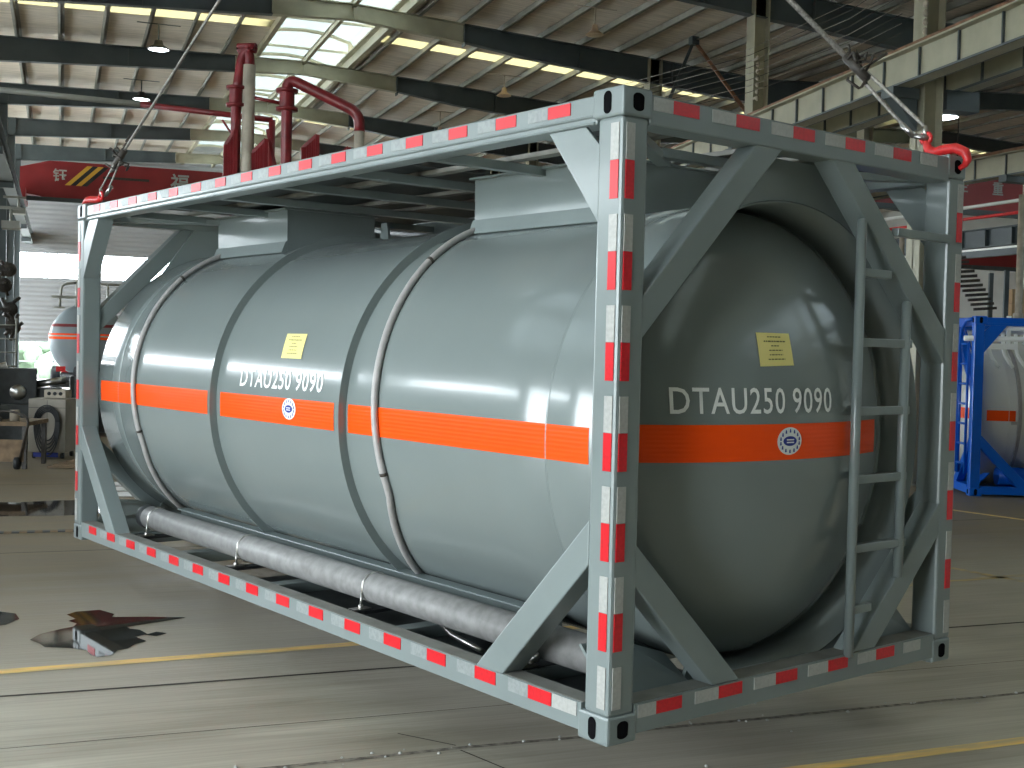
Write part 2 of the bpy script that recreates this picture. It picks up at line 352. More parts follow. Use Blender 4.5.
# rafters
def rafter(y):
    b = MB()
    def run(x0, x1, d0, d1, w=0.2, n=1, mi=0):
        z0, z1 = roof_z(x0) - 0.03, roof_z(x1) - 0.03
        b.hexa([(x0, y - 0.012, z0 - d0), (x1, y - 0.012, z1 - d1), (x1, y + 0.012, z1 - d1), (x0, y + 0.012, z0 - d0), (x0, y - 0.012, z0), (x1, y - 0.012, z1), (x1, y + 0.012, z1), (x0, y + 0.012, z0)], mi)
        for dz0, dz1 in ((0, 0), (-d0, -d1)):
            b.hexa([(x0, y - w / 2, z0 + dz0 - 0.014), (x1, y - w / 2, z1 + dz1 - 0.014), (x1, y + w / 2, z1 + dz1 - 0.014), (x0, y + w / 2, z0 + dz0 - 0.014), (x0, y - w / 2, z0 + dz0), (x1, y - w / 2, z1 + dz1), (x1, y + w / 2, z1 + dz1), (x0, y + w / 2, z0 + dz0)], mi)
    run(LW, -3.6, 0.5, 0.62); run(-3.6, 2.2, 0.6, 0.4); run(2.2, 4, 0.4, 0.34, mi=1); run(4, 6.6, 0.34, 0.42, mi=1)
    run(6.6, 8.3, 0.4, 0.52); run(8.3, 14.6, 0.52, 0.64); run(14.6, 20, 0.7, 0.5); run(20, 25.3, 0.5, 0.38); run(25.3, RW, 0.38, 0.7)
    for x in (-3.6, -0.5, 2.2, 4.0, 6.6, 9.5, 12, 17, 20): b.box((x - 0.015, y - 0.1, roof_z(x) - 0.04 - (0.35 if x in (2.2, 4.0) else 0.5)), (x + 0.015, y + 0.1, roof_z(x) - 0.03), 1 if 2 < x < 5 else 0)
    return b
ordn = ['behind the camera'] * 3
for k, y in enumerate(RAFT):
    struct('roof_rafter', rafter(y), [M['rafter'], M['cream']], 'dark tapered steel rafter crossing the hall under the roof', 'roof rafters')
# columns
def column(name, x, y, h, m, label, w=0.32, d=0.42):
    b = MB(); b.box((x - w / 2, y - d / 2, 0), (x + w / 2, y - d / 2 + 0.02, h)); b.box((x - w / 2, y + d / 2 - 0.02, 0), (x + w / 2, y + d / 2, h)); b.box((x - 0.012, y - d / 2, 0), (x + 0.012, y + d / 2, h))
    b.box((x - w / 2 - 0.08, y - d / 2 - 0.08, 0), (x + w / 2 + 0.08, y + d / 2 + 0.08, 0.03))
    return struct(name, b, m, label, 'steel hall columns')
def columnx(name, x, y, h, m, label, w=0.6, d=0.3):
    b = MB(); b.box((x - w / 2, y - d / 2, 0), (x - w / 2 + 0.02, y + d / 2, h)); b.box((x + w / 2 - 0.02, y - d / 2, 0), (x + w / 2, y + d / 2, h)); b.box((x - w / 2, y - 0.012, 0), (x + w / 2, y + 0.012, h))
    b.box((x - w / 2 - 0.08, y - d / 2 - 0.08, 0), (x + w / 2 + 0.08, y + d / 2 + 0.08, 0.03))
    return struct(name, b, m, label, 'steel hall columns')
def rowx(y): return 11.5 - 0.125 * (22.6 - y)
for y in RAFT:
    xr = rowx(y); columnx('column', xr, y, roof_z(xr) - 0.04, M['cream'], 'cream steel H-column of the row beyond the container', 0.34, 0.3)
    columnx('column', -3.75, y, roof_z(-3.75) - 0.6, M['rafter'], 'grey steel H-column of the row on the near side', 0.3)
# runway girders with stiffeners
def runway(xa, xb, z0, z1, m, label, ribs=0.95):
    b = MB(); h = z1 - z0; z = (z0 + z1) / 2; L0 = FAR - NEAR
    b.ibeam((xa, NEAR, z), (xb, FAR, z), 0.28, h, 0.025, 0.02, 0)
    y = NEAR + 0.4
    while y < FAR:
        x = xa + (xb - xa) * (y - NEAR) / L0
        b.box((x - 0.05, y - 0.012, z0 + 0.02), (x + 0.05, y + 0.012, z1 - 0.02), 1); y += ribs
    for dx in (-0.14, 0.14): b.bar((xa + dx, NEAR, z0 + 0.012), (xb + dx, FAR, z0 + 0.012), 0.02, 0.03, m=1)
    b.bar((xa, NEAR, z1 + 0.045), (xb, FAR, z1 + 0.045), 0.07, 0.09, m=2)
    return struct('crane_beam', b, m, label)
runway(rowx(NEAR) - 0.5, rowx(FAR) - 0.5, 5.86, 6.36, [M['cream'], M['rafter'], M['rust']], 'cream stiffened crane runway girder on the near side of the columns')
runway(rowx(NEAR) + 0.62, rowx(FAR) + 0.62, 5.9, 6.45, [M['cream'], M['rafter'], M['rust']], 'cream crane runway girder behind the column row')
runway(17.1, 17.1, 5.86, 6.36, [M['cream'], M['rafter'], M['rust']], 'cream crane runway girder farther right in the second hall')
runway(-3.35, -3.35, 5.75, 6.2, [M['rafter'], M['rafter'], M['rust']], 'dark crane runway beam on the grey column row')
for y in RAFT[4:]:
    columnx('column', 17.75, y, roof_z(17.75) - 0.04, M['cream'], 'cream steel H-column of the second hall row', 0.3, 0.3)
    b = MB(); b.box((16.9, y - 0.12, 5.72), (17.6, y + 0.12, 5.85)); struct('beam_bracket', b, M['rafter'], 'dark bracket carrying the girder of the second hall', 'girder brackets')
for y in RAFT:
    b = MB(); xr = rowx(y); b.box((xr - 0.72, y - 0.14, 5.7), (xr - 0.25, y + 0.14, 5.85)); b.prism([(xr - 0.25, y - 0.1, 5.7), (xr - 0.68, y - 0.1, 5.7), (xr - 0.25, y - 0.1, 5.25)], (0, 0.2, 0))
    b.box((xr + 0.25, y - 0.14, 5.6), (xr + 0.85, y + 0.14, 5.89)); struct('beam_bracket', b, M['rafter'], 'dark corbel bracket carrying the crane girders', 'girder brackets')
    b = MB(); b.box((-3.55, y - 0.12, 5.6), (-3.2, y + 0.12, 5.74)); struct('beam_bracket', b, M['rafter'], 'small bracket carrying the dark runway beam', 'runway brackets')

# walls
def wall_with_band(name, axis, pos, a, b, holes, m, label, th=0.2, ztop=9.6):
    """axis 'x': wall in plane x=pos running along y ; holes (a0,a1,z0,z1) sorted"""
    mbb = MB()
    cuts_a = sorted(set([a, b] + [h[0] for h in holes] + [h[1] for h in holes])); cuts_z = sorted(set([0, ztop] + [h[2] for h in holes] + [h[3] for h in holes]))
    for i in range(len(cuts_a) - 1):
        z_run = None
        for j in range(len(cuts_z) - 1):
            ca = (cuts_a[i] + cuts_a[i + 1]) / 2; cz = (cuts_z[j] + cuts_z[j + 1]) / 2
            if any(h[0] < ca < h[1] and h[2] < cz < h[3] for h in holes): continue
            if axis == 'x': mbb.box((pos, cuts_a[i], cuts_z[j]), (pos - th, cuts_a[i + 1], cuts_z[j + 1]))
            else: mbb.box((cuts_a[i], pos, cuts_z[j]), (cuts_a[i + 1], pos + th, cuts_z[j + 1]))
    return struct(name, mbb, m, label)
BAND = (4.0, 4.75)
wall_with_band('wall_left', 'x', LW, NEAR, FAR, [(2.6, FAR - 1, *BAND), (-9.0, 0.6, 0.0, 5.2), (26.0, 48.0, 0.3, 3.4), (35.0, 49.0, 4.9, 8.2)], M['wall'], 'corrugated long wall with a high window band')  # openings other than the band are unseen, added to light side, floor and ceiling
wall_with_band('wall_far', 'y', FAR, LW, RW, [(-11, 13.5, 4.36, 5.42), (-3.8, -0.9, 0.05, 1.72), (17, 33, 5.9, 6.9)], M['wall'], 'corrugated gable wall with a bright window band', ztop=10.8)
wall_with_band('wall_right', 'x', RW + 0.2, NEAR, FAR, [], M['walllight'], 'pale wall at the far side of the second hall')
wall_with_band('wall_near', 'y', NEAR - 0.2, LW, RW, [], M['junk'], 'dark end wall behind the camera', ztop=10.8)
def window_grid(name, axis, pos, a0, a1, z0, z1, na, nz, label):
    b = MB(); t = 0.05
    for i in range(na + 1):
        a = a0 + (a1 - a0) * i / na
        if axis == 'y': b.box((a - t / 2, pos + 0.05, z0), (a + t / 2, pos + 0.11, z1))
        else: b.box((pos - 0.11, a - t / 2, z0), (pos - 0.05, a + t / 2, z1))
    for j in range(nz + 1):
        z = z0 + (z1 - z0) * j / nz
        if axis == 'y': b.box((a0, pos + 0.05, z - t / 2), (a1, pos + 0.11, z + t / 2))
        else: b.box((pos - 0.11, a0, z - t / 2), (pos - 0.05, a1, z + t / 2))
    return struct(name, b, M['glass'], label)
window_grid('window_1', 'y', FAR, -11, 13.5, 4.36, 5.42, 14, 1, 'long bright window band high in the gable wall')
window_grid('window_2', 'y', FAR, -3.8, -0.9, 0.05, 1.72, 4, 2, 'low bright window behind the tanker truck')
window_grid('window_3', 'x', LW, 2.6, FAR - 1, *BAND, 34, 1, 'high window band along the left wall')
# greenery outside the low window
b = MB(); rr = random.Random(4)
for i in range(40):
    c = Vector((rr.uniform(-7, 2), FAR + 7 + rr.uniform(0, 2), rr.uniform(0.2, 1.5))); r = rr.uniform(0.4, 0.8)
    b.lathe([(0.02, -r), (r * 0.7, -r * 0.7), (r, 0), (r * 0.7, r * 0.7), (0.02, r)], c, 'Z', 7)
tag(b.build('hedge', M['green']), 'green bushes outside the low gable window', 'bush', kind='stuff')

# ================================================================== TANK CONTAINERS
L_, W_, H_ = 6.058, 2.438, 2.591
XC, ZC, TR = 1.219, 1.175, 1.09
YC0, HB, HR = 0.5, 0.48, 1.07       # head ellipse
def cyl(y, z, off=0.0):
    r = TR + off; return Vector((XC - math.sqrt(max(0, r * r - (z - ZC) ** 2)), y, z))
def cyl_a(y, deg, off=0.0):
    a = R(deg); return Vector((XC - (TR + off) * math.cos(a), y, ZC + (TR + off) * math.sin(a)))
def head(x, z, off=0.0):
    q = 1 - ((x - XC) ** 2 + (z - ZC) ** 2) / HR ** 2; return Vector((x, YC0 - HB * math.sqrt(max(0.0, q)) - off, z))

def corner_casting(parent, x0, y0, z0, m):
    """0.162 x 0.178 x 0.118 casting with elongated openings on its outer faces"""
    b = MB(); X, Y, Z = 0.162, 0.178, 0.118
    b.box((0, 0, 0), (X, Y, Z)); o = b.build('corner_casting', m, parent, 0.012, (x0, y0, z0))
    sx = 0 if x0 < 1 else X; sy = 0 if y0 < 1 else Y
    h = MB()
    def slot(face):
        pts = []
        for k in range(20):
            a = 2 * math.pi * k / 20; cx = 0.023 * math.cos(a); cz = 0.023 * math.sin(a) + (0.022 if math.sin(a) >= 0 else -0.022)
            pts.append((cx, cz))
        e = 0.0015
        if face == 'x':
            xx = sx - e if sx == 0 else sx + e; inn = 0.02 if sx == 0 else -0.02
            P = [(xx, Y / 2 + px, Z / 2 + pz) for px, pz in pts]; Q = [(xx, Y / 2 + px * 1.3, Z / 2 + pz * 1.18) for px, pz in pts]
        else:
            yy = sy - e if sy == 0 else sy + e
            P = [(X / 2 + px * 1.35, yy, Z / 2 + pz * 0.8) for px, pz in pts]
        h.add(P, [tuple(range(20))])
    slot('x'); slot('y')
    hh = h.build('casting_opening', M['hole'], o, recalc=False)
    return o

def build_container(name, loc, rz, label, cfg):
    rt = root(name, loc, rz, label, 'tank container', None)
    F, P = cfg['frame'], cfg['tank']
    T0 = 0.145
    # castings
    for x in (0, W_ - 0.162):
        for y in (0, L_ - 0.178):
            for z in (0, H_ - 0.118): corner_casting(rt, x, y, z, F)
    # posts
    for x in (0.0, W_ - T0):
        for y in (0.0, L_ - T0):
            b = MB(); b.box((x + 0.004, y + 0.004, 0.116), (x + T0, y + T0, H_ - 0.116)); po = b.build('corner_post', F, rt, 0.014)
            if x == 0 and y == 0: po0 = po
            if x > 0 and y == 0: po1 = po
            if x == 0 and y > 1: po2 = po
    # end rails and side rails
    rails = {}
    for y, k in ((0, 'n'), (L_ - 0.13, 'f')):
        b = MB(); b.box((0.15, y + 0.004, 0.03), (W_ - 0.15, y + 0.126, 0.149)); b.box((0.15, y + 0.016, 0.149), (W_ - 0.15, y + 0.12, 0.151), 1); rails['b' + k] = b.build('bottom_end_rail', [F, cfg.get('dust', F)], rt, 0.0)
        b = MB(); b.box((0.15, y + 0.004, 2.452), (W_ - 0.15, y + 0.126, 2.575)); rails['t' + k] = b.build('top_end_rail', F, rt, 0.008)
    for x, k in ((0, 'l'), (W_ - 0.12, 'r')):
        b = MB(); b.box((x + 0.004, 0.16, 0.03), (x + 0.116, L_ - 0.16, 0.142), 0); b.box((x + 0.014, 0.16, 0.142), (x + 0.112, L_ - 0.16, 0.144), 1); rails['sb' + k] = b.build('bottom_side_rail', [F, cfg.get('dust', F)], rt, 0.0)
        b = MB(); b.box((x + 0.012, 0.16, 2.455), (x + 0.11, L_ - 0.16, 2.572))
        for z in (2.462, 2.49): b.box((x + (0.002 if x < 1 else 0.1), 0.17, z - 0.006), (x + (0.03 if x < 1 else 0.118), L_ - 0.17, z + 0.006))
        rails['st' + k] = b.build('top_side_rail', F, rt, 0.006)
    # end-frame diagonal braces
    def prbrace(pts, y0, y1, nm='end_brace'):
        b = MB(); b.prism([(x, y0, z) for x, z in pts], (0, y1 - y0, 0)); return b.build(nm, F, rt, 0.006)
    for y0, y1 in ((0.006, 0.12), (L_ - 0.12, L_ - 0.006)):
        prbrace([(0.13, 0.80), (0.13, 0.63), (0.618, 0.15), (0.79, 0.15)], y0, y1)
        prbrace([(2.31, 0.83), (2.31, 0.66), (1.78, 0.15), (1.60, 0.15)], y0, y1)
        prbrace([(0.13, 1.77), (0.13, 1.60), (0.975, 2.455), (0.80, 2.455)], y0, y1)
        prbrace([(2.30, 1.70), (2.30, 1.53), (1.335, 2.455), (1.50, 2.455)], y0, y1)
    # side braces and top corner gussets
    for x0, x1 in ((0.004, 0.12), (W_ - 0.12, W_ - 0.004)):
        for s in (0, 1):
            q = (lambda y: y) if s == 0 else (lambda y: L_ - y)
            b = MB(); b.prism([(x0, q(0.14), 0.885), (x0, q(0.14), 0.70), (x0, q(0.675), 0.14), (x0, q(0.865), 0.14)], (x1 - x0, 0, 0)); b.build('side_brace', F, rt, 0.006)
            xm = x0 + 0.01 if x0 < 1 else x1 - 0.03
            b = MB(); b.prism([(xm, q(0.14), 2.37), (xm, q(0.14), 2.06), (xm, q(0.455), 2.455), (xm, q(0.23), 2.455)], (0.02, 0, 0)) if s == 0 else b.prism([(x0, q(0.14), 2.30), (x0, q(0.14), 2.02), (x0, q(0.44), 2.455), (x0, q(0.25), 2.455)], (0.12, 0, 0))
            b.build('gusset_plate', F, rt, 0.003)
    # tank shell
    pf = []
    for k in range(0, 25):
        a = math.pi / 2 * k / 24; pf.append((max(0.0005, HR * math.sin(a)), YC0 - HB * math.cos(a)))
    pf += [(HR, 0.545), (1.083, 0.56), (TR, 0.566)]
    for k in range(1, 12): pf.append((TR, 0.566 + (L_ - 1.132) * k / 12))
    pf += [(r, L_ - y) for r, y in reversed(pf[:28])]
    b = MB(); b.lathe(pf, (XC, 0, ZC), 'Y', 144); shell = b.build('tank_shell', P, rt)
    # skirts
    for s in (0, 1):
        q = (lambda y: y) if s == 0 else (lambda y: L_ - y)
        b = MB(); b.lathe([(TR + 0.0004, q(0.57)), (TR + 0.0004, q(0.155)), (TR - 0.01, q(0.15)), (TR - 0.012, q(0.52))], (XC, 0, ZC), 'Y', 128); b.build('tank_skirt', P, rt)
        # saddle web plates between skirt and frame
        y0 = 0.16 if s == 0 else L_ - 0.18
        arc = [(XC + (TR - 0.005) * math.cos(a), ZC + (TR - 0.005) * math.sin(a)) for a in [R(57 + 67 * k / 24) for k in range(25)]]
        b = MB(); b.prism([(x, y0, z) for x, z in ([(0.88, 2.45)] + list(reversed(arc)) + [(1.42, 2.45)])], (0, 0.02, 0)); b.build('saddle_web', F, rt)
        arc = [(XC + (TR - 0.005) * math.cos(a), ZC + (TR - 0.005) * math.sin(a)) for a in [R(-122 + 64 * k / 24) for k in range(25)]]
        b = MB(); b.prism([(x, y0, z) for x, z in ([(0.60, 0.13)] + arc + [(1.84, 0.13)])], (0, 0.02, 0)); b.build('saddle_web', F, rt)
        # sloping corner plates
        for sx in (0, 1):
            p = (lambda x: x) if sx == 0 else (lambda x: W_ - x)
            b = MB(); b.prism([(p(0.14), q(0.135), 0.14), (p(0.60), q(0.135), 0.145), (p(0.62), q(0.30), 0.23), (p(0.38), q(0.32), 0.31), (p(0.14), q(0.32), 0.33)], (0, 0.012, -0.008)); b.build('corner_plate', F, rt)
    # stiffening rings
    rings = []
    for y in cfg['rings']:
        b = MB(); b.lathe([(TR - 0.004, y - 0.012), (TR + 0.048, y - 0.012), (TR + 0.048, y + 0.0), (TR + 0.008, y + 0.004), (TR + 0.006, y + 0.05), (TR - 0.004, y + 0.052)], (XC, 0, ZC), 'Y', 128, smooth=False); rings.append(b.build('stiffening_ring', cfg.get('ringm', P), shell))
    # girth weld beads
    for y in (0.566, L_ - 0.566):
        b = MB(); b.lathe([(TR - 0.001, y - 0.006), (TR + 0.003, y - 0.003), (TR + 0.003, y + 0.003), (TR - 0.001, y + 0.006)], (XC, 0, ZC), 'Y', 128); b.build('weld_bead', P, shell)
    # orange bands
    z0, z1 = 1.085, 1.238
    for ya, yb in cfg['bands']:
        for sd in (0, 1):
            vs = []; n = 16; my = 10
            for i in range(n + 1):
                z = z0 + (z1 - z0) * i / n
                for j in range(my + 1):
                    v = cyl(ya + (yb - ya) * j / my, z, 0.0025)
                    if sd: v.x = 2 * XC - v.x
                    vs.append(v)
            fs = [(i * (my + 1) + j, i * (my + 1) + j + 1, (i + 1) * (my + 1) + j + 1, (i + 1) * (my + 1) + j) for i in range(n) for j in range(my)]
            if sd: fs = [tuple(reversed(f)) for f in fs]
            b = MB(); b.add(vs, [tuple(reversed(f)) for f in fs], 0, True); o = b.build('orange_band', M['orange'], shell, recalc=False); o['label'] = 'orange reflective band'
    vs = []; n = 16; mm = 48
    for i in range(n + 1):
        z = z0 + 0.005 + (z1 + 0.008 - z0) * i / n; rz_ = math.sqrt(HR ** 2 - (z - ZC) ** 2)
        for j in range(mm + 1):
            ph = R(-88 + cfg.get('band_end', 127) * j / mm); vs.append((XC + (rz_ + 0.002) * math.sin(ph), YC0 - (HB + 0.002) * math.cos(ph) * rz_ / HR - 0.001, z))
    b = MB(); b.add(vs, [(i * (mm + 1) + j, i * (mm + 1) + j + 1, (i + 1) * (mm + 1) + j + 1, (i + 1) * (mm + 1) + j) for i in range(n) for j in range(mm)], 0, True)
    o = b.build('orange_band', M['orange'], shell, recalc=False); o['label'] = 'orange band across the dished end'
    # long sill channel below the tank, cross members, drain pipe
    for x in (0.52, W_ - 0.52):
        b = MB(); b.box((x - 0.03, 0.9, 0.22), (x + 0.03, L_ - 0.9, 0.30)); b.box((x - 0.06, 0.9, 0.295), (x + 0.03, L_ - 0.9, 0.305)); b.build('sill_channel', F, rt, 0.004)
    for y in (0.75, 1.7, 3.05, 4.35, 5.3):
        b = MB(); b.box((0.1, y - 0.05, 0.045), (W_ - 0.1, y + 0.05, 0.125)); b.build('cross_member', cfg.get('cross', F), rt, 0.004)
    for x in (0.6, 1.02, 1.42, 1.83):
        pass
    return rt, rails, shell, (po0, po1, po2)

cfg = dict(frame=M['frame'], tank=M['paint'], dust=M['dust'], rings=[2.235, 3.83], bands=[(3.95, 5.85), (2.35, 3.76), (0.29, 2.2)])
TKLABEL = 'grey twenty-foot tank container with orange band, hanging just above the floor'
tk, rails, shell, posts = build_container('tank_container', (0, 0, 0.35), R(18.5), TKLABEL, cfg)
F = M['frame']; P = M['paint']

# lettering
def side_map(y0, y1, z0, z1): return lambda u, v: cyl(y0 + (y1 - y0) * u, z0 + (z1 - z0) * v, 0.003)
def end_map(x0, x1, z0, z1): return lambda u, v: head(x0 + (x1 - x0) * u, z0 + (z1 - z0) * v, 0.004)
def sub(fm, u0, u1): return lambda u, v: fm(u0 + (u1 - u0) * u, v)
for fm, wt in ((side_map(3.50, 2.49, 1.286, 1.398), 0.014), (end_map(0.47, 1.41, 1.297, 1.412), 0.008)):
    text_mesh('serial_prefix', 'DTAU250', M['white_paint'], sub(fm, 0, 0.637), shell, wt, space=1.1)
    text_mesh('serial_number', '9090', M['white_paint'], sub(fm, 0.692, 1.0), shell, wt, space=1.1)
def disc(name, fm, cu, cv, ru, rv, m, parent, n=32, r0=0.0):
    rings_ = [0.0, 0.34, 0.67, 1.0]; vs = []
    for q in rings_:
        for k in range(n): a = 2 * math.pi * k / n; vs.append(fm(cu + ru * q * math.cos(a), cv + rv * q * math.sin(a)))
    fs = [(i * n + k, i * n + (k + 1) % n, (i + 1) * n + (k + 1) % n, (i + 1) * n + k) for i in range(3) for k in range(n)]
    b = MB(); b.add(vs, fs, 0, True); return b.build(name, m, parent)
# round badges: white disc, blue oval with two pale lines, ring of characters
def badge(fm, c, sgn):
    fo = lambda off: (lambda u, v: fm(u, v, off))
    base = disc('round_badge', fo(0.005), c[0], c[1], 0.08, 0.062, M['white_paint'], shell)
    disc('badge_oval', fo(0.007), c[0], c[1], 0.044, 0.022, M['blue_ink'], base)
    for k in range(14):
        a = 2 * math.pi * (k + 0.5) / 14; cc = (c[0] + 0.062 * math.cos(a), c[1] + 0.046 * math.sin(a))
        ch = 'CHINASPECIALVE'[k]
        f2 = (lambda u, v, cc=cc, a=a: fm(cc[0] + sgn * ((u - 0.5) * 0.013 * math.sin(a * sgn if False else math.pi / 2)), cc[1] + (v - 0.5) * 0.02, 0.0075))
        bb = MB(); s = 0.0055
        bb.add([fm(cc[0] - s, cc[1] - s * 1.4, 0.0078), fm(cc[0] + s, cc[1] - s * 1.4, 0.0078), fm(cc[0] + s * 0.6, cc[1] + s * 1.4, 0.0078), fm(cc[0] - s * 0.6, cc[1] + s * 1.4, 0.0078)], [(0, 1, 2, 3)])
        bb.build('badge_mark', M['blue_ink'], base, recalc=False)
    for dz in (0.006, -0.006):
        bb = MB(); bb.add([fm(c[0] - 0.024, c[1] + dz - 0.0028, 0.009), fm(c[0] + 0.024, c[1] + dz - 0.0028, 0.009), fm(c[0] + 0.024, c[1] + dz + 0.0028, 0.009), fm(c[0] - 0.024, c[1] + dz + 0.0028, 0.009)], [(0, 1, 2, 3)])
        bb.build('badge_line', M['white_paint'], base, recalc=False)
badge(lambda u, v, o: cyl(u, v, o), (2.851, 1.178), -1)
badge(lambda u, v, o: head(u, v, o), (1.098, 1.174), 1)
# yellow notice sheets
def notice(fm, quad, nl):
    (a, b_, c, d) = quad   # TL TR BR BL in surface coords
    def pt(u, v, off):
        x = (a[0] * (1 - u) + b_[0] * u) * v + (d[0] * (1 - u) + c[0] * u) * (1 - v); y = (a[1] * (1 - u) + b_[1] * u) * v + (d[1] * (1 - u) + c[1] * u) * (1 - v); return fm(x, y, off)
    n = 6; vs = [pt(i / n, j / n, 0.005) for j in range(n + 1) for i in range(n + 1)]
    bb = MB(); bb.add(vs, [(j * (n + 1) + i, j * (n + 1) + i + 1, (j + 1) * (n + 1) + i + 1, (j + 1) * (n + 1) + i) for j in range(n) for i in range(n)], 0, True)
    s = bb.build('yellow_notice', M['yellow_paper'], shell); s['label'] = 'yellow paper notice'
    rr = random.Random(3)
    for k in range(nl):
        v = 0.88 - 0.135 * k; h = 0.016 if k != 1 else 0.02; u = 0.5 - [0.2, 0.32, 0.12, 0.2, 0.2, 0.25][k]; ue = 0.5 + [0.2, 0.32, 0.12, 0.2, 0.2, 0.25][k]
        q = MB()
        while u < ue:
            w = rr.uniform(0.04, 0.09); u2 = min(u + w, ue); q.add([pt(u, v - h, 0.0065), pt(u2, v - h, 0.0065), pt(u2, v + h, 0.0065), pt(u, v + h, 0.0065)], [(0, 1, 2, 3)]); u = u2 + 0.02
        q.build('printed_line', M['ink'], s, recalc=False)
notice(lambda u, v, o: cyl(u, v, o), ((3.05, 1.615), (2.81, 1.615), (2.79, 1.47), (3.03, 1.47)), 6)
notice(lambda u, v, o: head(u, v, o), ((0.925, 1.655), (1.13, 1.655), (1.14, 1.512), (0.928, 1.505)), 6)

# reflective tape (thin individual strips on rails and posts)
def tape(par, a, b, red, faint=False):
    m = MB(); m.box(a, b); return m.build('reflective_tape', M['red_tape'] if red else (M['faint_tape'] if faint else M['white_tape']), par)
e = 0.0035
k = 0; c = 0.417
while c < 5.75:
    tape(rails['sbl'], (0.004 - e, c - 0.074, 0.082), (0.006, c + 0.074, 0.138), True)
    if c + 0.22 < 5.8: tape(rails['sbl'], (0.004 - e, c + 0.076, 0.082), (0.006, c + 0.21, 0.138), False, True)
    c += 0.3735
tape(rails['sbl'], (0.004 - e, 0.185, 0.082), (0.006, 0.335, 0.138), False)
c = 0.39
while c < 5.75:
    tape(rails['stl'], (0.012 - e, c - 0.07, 2.512), (0.014, c + 0.07, 2.562), True)
    if c + 0.2 < 5.8: tape(rails['stl'], (0.012 - e, c + 0.072, 2.512), (0.014, c + 0.2, 2.562), False, True)
    c += 0.352
for nm, z0, z1, x0, y in (('bn', 0.09, 0.142, 0.272, 0.004), ('tn', 2.512, 2.565, 0.28, 0.004)):
    x = x0
    for i in range(5):
        tape(rails[nm], (x, y - e, z0), (x + 0.15, y + 0.001, z1), True)
        tape(rails[nm], (max(x - 0.148, 0.168), y - e, z0), (x - 0.002, y + 0.001, z1), False); x += 0.379
    tape(rails[nm], (x - 0.148, y - e, z0), (min(x - 0.002, 2.2), y + 0.001, z1), False)
zt = 2.303
for i in range(6):
    for par, A, B in ((posts[0], (0.004 - e, 0.022), (0.006, 0.068)), (posts[0], (0.022, 0.004 - e), (0.068, 0.006)), (posts[1], (2.372, 0.004 - e), (2.418, 0.006)), (posts[2], (0.004 - e, 5.985), (0.006, 6.03))):
        tape(par, (A[0], A[1], zt - 0.15), (B[0], B[1], zt), True)
        tape(par, (A[0], A[1], zt + 0.002), (B[0], B[1], zt + 0.145), False)
        if i == 5: tape(par, (A[0], A[1], 0.145), (B[0], B[1], 0.313), False)
    zt -= 0.3555

# ladder
lad = MB(); lad.tube([(1.56, 0.0, 0.14), (1.56, 0.0, 2.19)], 0.022, 12); ladder = lad.build('ladder', F, tk)
for (x, z0, z1) in ((1.56, 0.14, 2.19), (1.945, 0.48, 1.82)):
    b = MB(); b.tube([(x, 0.0, z0), (x, 0.0, z1)], 0.0235, 14); b.lathe([(0.0235, z1), (0.016, z1 + 0.012), (0.001, z1 + 0.016)], (x, 0, 0), 'Z', 14); b.build('stile', F, ladder)
for (x0, x1, z) in ((1.84, 2.30, 2.165), (1.56, 1.80, 1.955), (1.56, 1.99, 1.628), (1.56, 1.985, 1.303), (1.56, 1.98, 0.98), (1.56, 1.985, 0.652), (1.56, 1.72, 0.362)):
    b = MB(); b.box((x0, -0.012, z - 0.022), (x1, 0.028, z + 0.018)); b.build('rung', M['frame'], ladder, 0.004)

# spill boxes on top and their brackets
for (y0, y1) in ((0.92, 2.08), (4.27, 5.38)):
    b = MB(); x0, x1 = 0.86, 1.58
    b.box((x0, y0, 2.15), (x0 + 0.012, y1, 2.51)); b.box((x1 - 0.012, y0, 2.15), (x1, y1, 2.51)); b.box((x0, y0, 2.13), (x1, y0 + 0.012, 2.51)); b.box((x0, y1 - 0.012, 2.13), (x1, y1, 2.51))
    b.box((x0 - 0.03, y0 - 0.02, 2.50), (x1 + 0.03, y1 + 0.02, 2.512))
    sb = b.build('spill_box', F, tk, 0.003)
    q = MB(); q.hexa([(x0 - 0.045, y0, 2.195), (x0, y0, 2.195), (x0, y1, 2.195), (x0 - 0.045, y1, 2.195), (x0 - 0.012, y0, 2.275), (x0, y0, 2.275), (x0, y1, 2.275), (x0 - 0.012, y1, 2.275)]); q.build('box_flange', F, sb)
# lifting lug near the middle
b = MB(); b.prism([(1.5, 3.93, 2.22), (1.5, 4.09, 2.22), (1.5, 4.05, 2.44), (1.5, 3.98, 2.44)], (0.02, 0, 0)); b.build('lifting_lug', F, tk)
